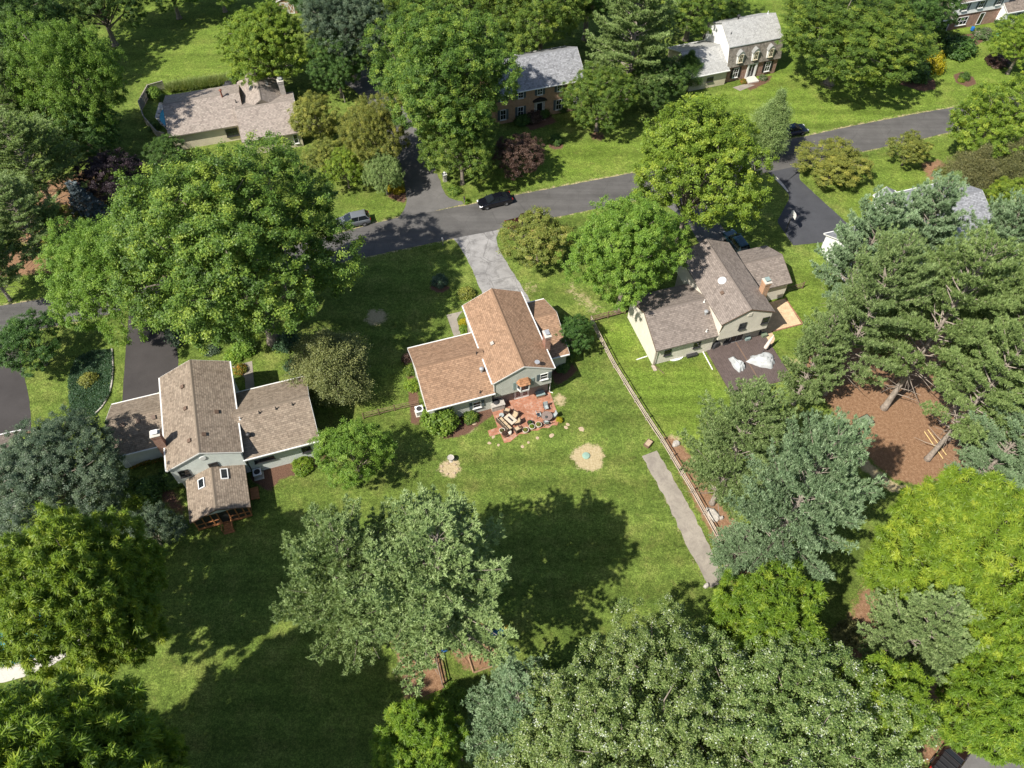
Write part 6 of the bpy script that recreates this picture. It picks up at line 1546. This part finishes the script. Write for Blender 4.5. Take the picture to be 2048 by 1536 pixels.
def small_box(name, px, py, s, m, label, cat, z0=.0, rz=.31):
    c = G(px, py, z0); t = thing(name, label, cat, (c.x, c.y, z0), rz)
    q = MB(); q.box((0, 0, s[2] / 2), (s[0], s[1], s[2])); q.build('body', m, t, bevel=.03); q = MB(); q.box((0, 0, s[2] + .03), (s[0] + .06, s[1] + .06, .06)); q.build('lid', m, t); return t
small_box('cooler', 1494, 679, (.6, .45, .4), M['shutter_light'], 'pale blue cooler outside the sliding door', 'cooler', .17)
small_box('planter_tub', 1516, 668, (.45, .45, .5), M['cover_black'], 'black tub beside the sliding door wall', 'tub', .17)
small_box('planter_tub', 1527, 672, (.6, .5, .4), M['green_mesh'], 'green planter tub at the deck end', 'tub', .17)
small_box('heat_pump', 1382, 711, (1.3, .7, .35), M['metal_dark'], 'dark low basement hatch behind the cream house', 'hatch')
ww = MB(); ww.lathe([(.72, 0), (.74, .16), (.66, .16), (.64, .04)], 20, (0, 0, 0), 1.25, .6); tag(ww.build('window_well', M['metal_white'], loc=tuple(G(1352, 716)), rz=.31), 'white oval window well behind the cream house', 'window well')
for a, b2, lab in (((1273, 720), (1294, 713), 'white drain pipe at the cream gable wall'), ((1404, 701), (1425, 740), 'white drain pipe lying beside the dark deck')):
    p0, p1 = G(*a), G(*b2); q = MB(); q.tube([(0, 0, .07), tuple(p1 - p0 + Vector((0, 0, .07)))], .07, 8); tag(q.build('drain_pipe', M['pipe_white'], loc=tuple(p0)), lab, 'pipe', 'white drain pipes')
small_box('splash_block', 1308, 737, (.35, .8, .06), M['wood_grey'], 'brown splash board at the cream house corner', 'board')
# right yard oddments
gt = thing('net_frame', 'green net frame lying on the needle bed', 'net', tuple(G(1726, 846)), .5)
for s in (-1, 1): q = MB(); q.tube([(-1.0, s * .62, .35), (1.0, s * .62, .35)], .035, 6); q.build('bar', M['black'], gt); q = MB(); q.tube([(s * 1.0, -.62, .35), (s * 1.0, .62, .35)], .035, 6); q.build('bar', M['black'], gt)
q = MB(); q.box((0, 0, .34), (1.96, 1.2, .012)); q.build('net', M['green_mesh'], gt)
for sx in (-1, 1):
    for sy in (-1, 1): q = MB(); q.tube([(sx, sy * .62, .35), (sx, sy * .62, 0)], .03, 5); q.build('leg', M['black'], gt)
for k, (a, b2) in enumerate((((1845, 868), (1882, 922)), ((1852, 864), (1889, 915)))):
    p0, p1 = G(*a), G(*b2); q = MB(); q.tube([(0, 0, .5), tuple(p1 - p0 + Vector((0, 0, .5)))], .05, 7)
    tag(q.build('bamboo_pole', M['bamboo'], loc=tuple(p0)), ('outer' if k == 0 else 'inner') + ' bamboo pole among the grove trunks', 'pole')
    for t_ in (.1, .9): pass
# ------------------------------------------------------------------ playset under the big pine
ps = thing('playset', 'wooden playset with blue slide under the big pine', 'playset', tuple(G(950, 1290)), .35)
def beam(t, a, b2, r=.06, m='wood_brown', nm='beam'): q = MB(); q.tube([a, b2], r, 4); return q.build(nm, M[m], t)
for x in (-.8, .8):
    for y in (-.8, .8): beam(ps, (x, y, 0), (x, y, 2.6), nm='post')
for z in (1.3, 2.5):
    for s in (-1, 1): beam(ps, (-.8, s * .8, z), (.8, s * .8, z), .05); beam(ps, (s * .8, -.8, z), (s * .8, .8, z), .05)
q = MB(); q.boxz(-.78, .78, -.78, .78, 1.3, 1.36); q.build('platform', M['wood_brown'], ps)
q = MB(); q.extrude([(-.95, 2.5), (0, 3.1), (.95, 2.5), (.95, 2.46), (0, 3.05), (-.95, 2.46)], -.9, .9, lambda t, p: (p[0], t, p[1])); q.build('canopy', M['wood_silver'], ps)
q = MB(); q.extrude([(-.3, .0), (-.3, .22), (-.26, .22), (-.26, .05), (.26, .05), (.26, .22), (.3, .22), (.3, .0)], 0, 1, lambda t, p: (.9 + 2.2 * t, p[0] + .2, 1.3 - 1.2 * t + p[1])); q.build('slide', M['blue_slide'], ps)
beam(ps, (-.8, .3, 2.4), (-3.9, .3, 2.4), .07, nm='swing_beam')
for y in (-.7, 1.3): beam(ps, (-3.9, .3, 2.4), (-4.0, y, 0), .06, nm='post')
for k, x in enumerate((-1.7, -2.9)):
    q = MB()
    for s in (-.2, .2): q.tube([(x + s, .3, 2.4), (x + s, .3, .55)], .012, 4)
    so = q.build('swing', M['metal_dark'], ps); q = MB(); q.box((x, .3, .52), (.5, .25, .08)); q.build('swing_seat', M['blue_plastic'], so)
for a, b2 in (((.9, -.9, .1), (.9, -2.4, .1)), ((-.9, -.9, .1), (-.9, -2.4, .1)), ((-.9, -2.4, .1), (.9, -2.4, .1))): beam(ps, a, b2, .1, nm='sandbox_beam')
for x in (-.2, .35): beam(ps, (x, -.85, 1.3), (x, -1.9, .1), .045, nm='ladder_rail')
tag(draped('toy', 'yellow ride on toy beside the big pine boughs', 1013, 1256, .3, .25, .4, 0, M['yellow_plastic'], 'toy', 4, 0.0), 'yellow ride on toy beside the big pine boughs', 'toy')

# ------------------------------------------------------------------ street things
def mailbox(px, py, label, m='metal_dark', rz=RD):
    c = G(px, py); t = thing('mailbox', label, 'mailbox', tuple(c), rz, 'roadside mailboxes')
    q = MB(); q.box((0, 0, .55), (.1, .1, 1.1)); q.build('post', M['wood_silver'], t)
    q = MB(); q.extrude([(-.1, 1.05), (.1, 1.05), (.1, 1.2), (.06, 1.28), (-.06, 1.28), (-.1, 1.2)], -.35, .15, lambda t_, p: (p[0], t_, p[1])); q.build('box', M[m], t)
    q = MB(); q.box((.11, -.1, 1.22), (.015, .12, .08)); q.build('flag', M['red_plastic'], t)
mailbox(886, 490, 'pale mailbox at the left of the middle driveway', 'metal_grey'); mailbox(929, 408, 'black mailbox with flowers left of the black sedan')
lp = thing('lamp_pillar', 'white brick pillar beside the grey driveway', 'pillar', tuple(G(890, 362)), RD)
q = MB(); q.box((0, 0, .6), (.5, .5, 1.2)); q.build('shaft', M['stone_grey'], lp); q = MB(); q.box((0, 0, 1.24), (.62, .62, .1)); q.build('cap', M['trim'], lp); q = MB(); q.lathe([(.1, 1.29), (.16, 1.35), (.16, 1.55), (.04, 1.68)], 8); q.build('lantern', M['trim'], lp)
bh = thing('basketball_hoop', 'basketball hoop on the dark right driveway', 'basketball hoop', tuple(G(1570, 466)), 0.2)
q = MB(); q.tube([(0, 0, 0), (0, 0, 2.7), (.3, .15, 3.1)], .07, 8); q.build('pole', M['metal_dark'], bh)
q = MB(); q.extrude([(-.65, 2.75), (.65, 2.75), (.65, 3.3), (.4, 3.55), (-.4, 3.55), (-.65, 3.3)], .35, .39, lambda t, p: (t, p[0] + .15, p[1])); q.build('backboard', M['pipe_white'], bh)
q = MB(); q.tube([(.62 + .22 * math.cos(a), .15 + .22 * math.sin(a), 2.95) for a in np.linspace(0, 2 * math.pi, 13)], .015, 4); q.build('rim', M['red_plastic'], bh)
def bin_(px, py, m, label, g='wheeled bins'):
    c = G(px, py, .5); t = thing('wheeled_bin', label, 'bin', (c.x, c.y, 0), .3, g)
    b = MB(); loft(b, [[(-.24, -.28, .05), (.24, -.28, .05), (.24, .28, .05), (-.24, .28, .05)], [(-.3, -.36, .98), (.3, -.36, .98), (.3, .36, .98), (-.3, .36, .98)]]); b.build('body', m, t)
    b = MB(); loft(b, [[(-.33, -.4, .98), (.33, -.4, .98), (.33, .38, .98), (-.33, .38, .98)], [(-.26, -.34, 1.08), (.26, -.34, 1.08), (.26, .32, 1.08), (-.26, .32, 1.08)]]); b.build('lid', m, t)
    for s in (-1, 1): b = MB(); b.tube([(s * .25, .3, .1), (s * .32, .3, .1)], .1, 10); b.build('wheel', M['rubber'], t)
bin_(1655, 503, M['blue_plastic'], 'blue bin beside the white garage gable'); bin_(1650, 492, M['metal_grey'], 'grey bin behind the blue garage bin'); bin_(63, 872, M['pot_barrel'], 'brown bin at the left edge house'); bin_(70, 884, M['blue_plastic'], 'blue bin at the left edge house')
tag(draped('play_toy', 'turquoise toy on the white house lawn', 1997, 70, .5, .4, .5, .3, M['teal_plastic'], 'toy', 6, 0.0), 'turquoise toy on the white house lawn', 'toy')
tag(MB().lathe([(.3, 0), (.32, .3), (.3, .55), (.1, .6)], 12).build('blue_pot', M['blue_plastic'], loc=tuple(G(1944, 60, .3))), 'bright blue pot by the white house door', 'pot')
am = MB(); am.tube([(0, 0, 0), (0, 0, 2.6)], .025, 6); am.tube([(-.5, 0, 2.4), (.5, 0, 2.5)], .015, 4); am.tube([(0, -.4, 2.2), (0, .4, 2.2)], .015, 4); tag(am.build('antenna_mast', M['metal_white'], loc=tuple(G(264, 935))), 'thin white clothes pole beside the left house wing', 'pole')

# ------------------------------------------------------------------ shrubs, beds
for px, py, r, h, k, lm, lab in (
    (882, 848, 1.75, 3.0, 'shrub_a', 'leaf_fresh', 'large round bright shrub at middle house wing'),
    (941, 838, .8, 1.1, 'shrub_a', 'leaf_oak', 'small shrub under the wing window'),
    (825, 775, .8, 1.3, 'shrub_b', 'leaf_bright', 'lowest shrub along the middle house gable'),
    (822, 745, .7, 1.2, 'shrub_b', 'leaf_oak', 'middle shrub along the middle house gable'),
    (817, 722, .7, 1.1, 'shrub_b', 'leaf_maroon', 'uppermost shrub along the middle house gable'),
    (880, 566, .95, 1.2, 'shrub_a', 'leaf_grey', 'dark round shrub alone in the front lawn'),
    (934, 590, .9, 1.2, 'shrub_b', 'leaf_olive', 'flowering shrub beside the middle driveway'),
    (929, 648, .6, .8, 'shrub_b', 'leaf_yellow', 'yellow shrub between walk and middle house'),
    (928, 660, .5, .7, 'shrub_a', 'leaf_bright', 'low green shrub between walk and middle house'),
    (1122, 735, .9, 1.1, 'shrub_a', 'leaf_deep', 'dark shrub in the shade right of middle house'),
    (1138, 715, .9, 1.2, 'shrub_b', 'leaf_oak', 'shrub below the small tree at chimney wing'),
    (608, 935, 1.15, 1.3, 'shrub_c', 'leaf_ash', 'clipped round yellow green shrub behind left house'),
    (365, 672, 1.6, 2.4, 'shrub_a', 'leaf_grey', 'rounded grey green shrub at the left driveway'),
    (490, 703, 1.2, 1.9, 'shrub_a', 'leaf_fresh', 'shrub behind the left house walk'),
    (468, 717, 1.0, .8, 'shrub_b', 'leaf_bright', 'low bright shrub beside the left house walk'),
    (482, 742, .7, .8, 'shrub_b', 'leaf_orange', 'flowering shrub inside the left house walk'),
    (425, 702, .8, .7, 'shrub_b', 'leaf_grey', 'low plant at the oak trunk'),
    (575, 690, 1.3, 1.6, 'shrub_b', 'leaf_cover', 'dark shrub at the foot of the great oak'),
    (590, 735, 1.0, 1.2, 'shrub_b', 'leaf_cover', 'pale leaved shrub beside the red cedar'),
    (345, 960, 1.2, 1.6, 'shrub_a', 'leaf_deep', 'dark shrub at the left porch corner'),
    (300, 985, 1.5, 1.6, 'shrub_b', 'leaf_deep', 'dark shrub left of the porch'),
    (280, 1010, 1.3, 1.4, 'shrub_b', 'leaf_ash', 'yellow green shrub left of the screened porch'),
    (262, 975, 1.0, 1.2, 'shrub_b', 'leaf_oak', 'shrub beneath the dark grey green tree'),
    (180, 762, .9, 1.1, 'shrub_b', 'leaf_olive', 'yellowish shrub in the ground cover island'),
    (218, 915, .8, .8, 'shrub_b', 'leaf_bright', 'bright low shrub at left house wing corner'),
    (798, 383, .8, .9, 'shrub_b', 'leaf_yellow', 'lower clump of yellow flowers at grey driveway'),
    (780, 377, .7, .8, 'shrub_b', 'leaf_yellow', 'upper clump of yellow flowers at grey driveway'),
    (908, 383, .9, .9, 'shrub_b', 'leaf_oak', 'low green plants by the white pillar'),
    (933, 404, .5, .5, 'shrub_b', 'leaf_ash', 'flowers round the black mailbox'),
    (1065, 238, 1.4, 1.6, 'shrub_a', 'leaf_maroon', 'reddish shrub before the brick house'),
    (1045, 245, 1.2, 1.4, 'shrub_a', 'leaf_deep', 'dark shrub left of the brick house door'),
    (1085, 232, 1.1, 1.4, 'shrub_a', 'leaf_deep', 'dark shrub nearest the brick house door'),
    (1120, 220, 1.0, 1.3, 'shrub_a', 'leaf_deep', 'dark shrub right of the brick house door'),
    (1112, 285, .9, 1.4, 'shrub_a', 'leaf_deep', 'small shrub in the ring on brick house lawn'),
    (1525, 158, .6, .7, 'shrub_b', 'leaf_flower', 'flowering shrub by the gambrel house door'),
    (1486, 165, .5, .6, 'shrub_b', 'leaf_orange', 'flowers left of the gambrel house step'),
    (1822, 150, 2.6, 2.8, 'shrub_a', 'leaf_deep', 'large dark shrub in the island bed'),
    (1798, 135, 2.0, 2.2, 'shrub_a', 'leaf_deep', 'dark shrub at the left of island bed'),
    (1862, 140, 1.5, 3.0, 'shrub_b', 'leaf_yellow', 'yellow leaved small tree in the island bed'),
    (1912, 105, 2.6, 2.8, 'shrub_a', 'leaf_deep', 'large dark shrub before the white house'),
    (1880, 78, 1.6, 1.8, 'shrub_c', 'leaf_oak', 'clipped round shrub before the white house'),
    (1966, 72, 1.6, 1.2, 'shrub_b', 'leaf_flower', 'pale pink flowering shrub by white house'),
    (2004, 52, 1.4, 1.4, 'shrub_c', 'leaf_deep', 'dark shrub at the white house wing'),
    (1992, 126, 1.9, 1.3, 'shrub_c', 'leaf_maroon', 'brown hedge clump on the far right lawn'),
    (1928, 156, .8, .9, 'shrub_b', 'leaf_deep', 'dark plant in the oval flower bed'),
    (1921, 162, .5, .5, 'shrub_b', 'leaf_ash', 'yellow plant in the oval flower bed'),
    (1741, 410, .7, .7, 'shrub_b', 'leaf_yellow', 'yellow flowers before the grey roofed house'),
    (1888, 355, 1.3, 1.6, 'shrub_b', 'leaf_ash', 'bright shrub beside the bare tan patch'),
    (310, 192, 1.0, 1.6, 'shrub_a', 'leaf_fresh', 'pale round shrub inside the pool fence'),
    (330, 200, .8, .9, 'shrub_b', 'leaf_deep', 'dark shrub inside the pool fence'),
    (310, 258, .8, 1.0, 'shrub_b', 'leaf_deep', 'shrub at the lower pool fence'),
    (480, 165, 1.5, 2.2, 'shrub_a', 'leaf_oak', 'shrub at the back gable of pink roofed house'),
    (908, 1398, 1.1, 1.8, 'shrub_a', 'leaf_fresh', 'shrub over the dark rail fence at bottom'),
    (1250, 612, 1.0, 1.3, 'shrub_a', 'leaf_oak', 'shrub at the corner of cream house wing'),
    (1690, 1275, 1.2, 2.4, 'shrub_a', 'leaf_dull', 'dry pale shrub right of the fence end ash'),
    (150, 1400, 1.0, 1.0, 'shrub_a', 'leaf_grey', 'small shrub beside the ash trunk'),
    (40, 1420, 1.8, 2.0, 'shrub_b', 'leaf_oak', 'shrubs in shade below the pool'),
    (100, 1450, 2.0, 2.2, 'shrub_b', 'leaf_oak', 'leafy shrub at bottom left under the ash'),
    (200, 1470, 1.8, 2.0, 'shrub_b', 'leaf_oak', 'leafy shrub at the bottom near the ash trunk'),
    (660, 260, 1.2, 1.6, 'shrub_a', 'leaf_olive', 'shrub on the strip right of pink roofed house'),
):
    S('shrub', k, px, py, r, h, lab, lm, GS)
# ornamental grass hedge behind the pool house
for i in range(9):
    px = 345 + i * 13.5; c = G(px, 182 - i * 2.0); r_ = np.random.default_rng(300 + i); n = 900
    D = norm(r_.normal(size=(n, 3)) * np.array([.45, .45, 0]) + np.array([0, 0, 1.0])); B = r_.normal(size=(n, 3)) * np.array([.3, .3, 0]); B[:, 2] = 0
    Q = blades(r_, B, D, rdir(r_, n), r_.uniform(1.2, 2.1, n), .035, .12)
    t = thing('ornamental_grass', 'tall plume grass clump %s in the row behind the pool' % ('first second third fourth fifth sixth seventh eighth ninth'.split()[i] + ' from the pool fence'), 'grass', (c.x, c.y, 0), 0, 'plume grass row')
    o = bpy.data.objects.new('blades', quads_mesh('blades', Q, np.clip(r_.normal(.45, .2, n), 0, 1), M['leaf_plume'])); C.objects.link(o); o.parent = t
# ground cover island, left of the left driveway
isl = [tuple(G(*p)[:2]) for p in [(154, 719), (182, 703), (224, 698), (227, 742), (221, 789), (193, 831), (146, 844), (137, 794), (138, 747)]]
def scatter_cover(name, label, poly, n, leaf, m, cat, hmax=.35, seed=5):
    r_ = np.random.default_rng(seed); P = np.array(poly); lo, hi = P.min(0), P.max(0)
    X_ = r_.uniform(lo[0], hi[0], n * 2); Y_ = r_.uniform(lo[1], hi[1], n * 2); k = sdist(X_, Y_, poly) > 0
    X_, Y_ = X_[k][:n], Y_[k][:n]; Z_ = r_.uniform(.03, hmax, len(X_)) * (0.7 + .5 * np.sin(X_ * 2.1) * np.cos(Y_ * 1.7))
    Q = leaf_quads(r_, np.stack([X_, Y_, np.abs(Z_) + .02], 1), norm(np.array([0, 0, 1.]) + r_.normal(size=(len(X_), 3)) * .5), leaf)
    o = bpy.data.objects.new(name, quads_mesh(name, Q, np.clip(r_.normal(.45, .2, len(X_)), 0, 1), m)); C.objects.link(o); o["kind"] = "stuff"; o["label"] = label; o["category"] = cat
    return o
scatter_cover('ground_cover', 'dark blue green ground cover in the edged island', isl, 16000, .09, M['leaf_cover'], 'ground cover')
scatter_cover('daylilies', 'orange daylilies along the left house wing wall', [tuple(G(*p)[:2]) for p in [(262, 928), (330, 912), (332, 922), (262, 938)]], 2200, .09, M['leaf_orange'], 'flowers', .6)
scatter_cover('weeds', 'low green weeds on the needle strip at bottom', [tuple(G(*p)[:2]) for p in [(845, 1395), (880, 1380), (905, 1430), (900, 1455), (860, 1440)]], 1500, .07, M['leaf_shrub'], 'weeds', .2)
ed = thing('bed_edging', 'curved stone edging round the ground cover island', 'edging', (isl[2][0], isl[2][1], 0))
epts = smooth_line([Vector(p) for p in isl[2:7]]); acc = 0
for a, b2 in zip(epts[:-1], epts[1:]):
    n = max(1, int((b2 - a).length / .32))
    for k in range(n):
        p = a.lerp(b2, (k + .5) / n) - Vector(isl[2]); q = MB(); q.box((p.x, p.y, .07), ((b2 - a).length / n * .93, .16, .14), rz=math.atan2((b2 - a).y, (b2 - a).x)); q.build('stone', M['stone_grey'], ed)
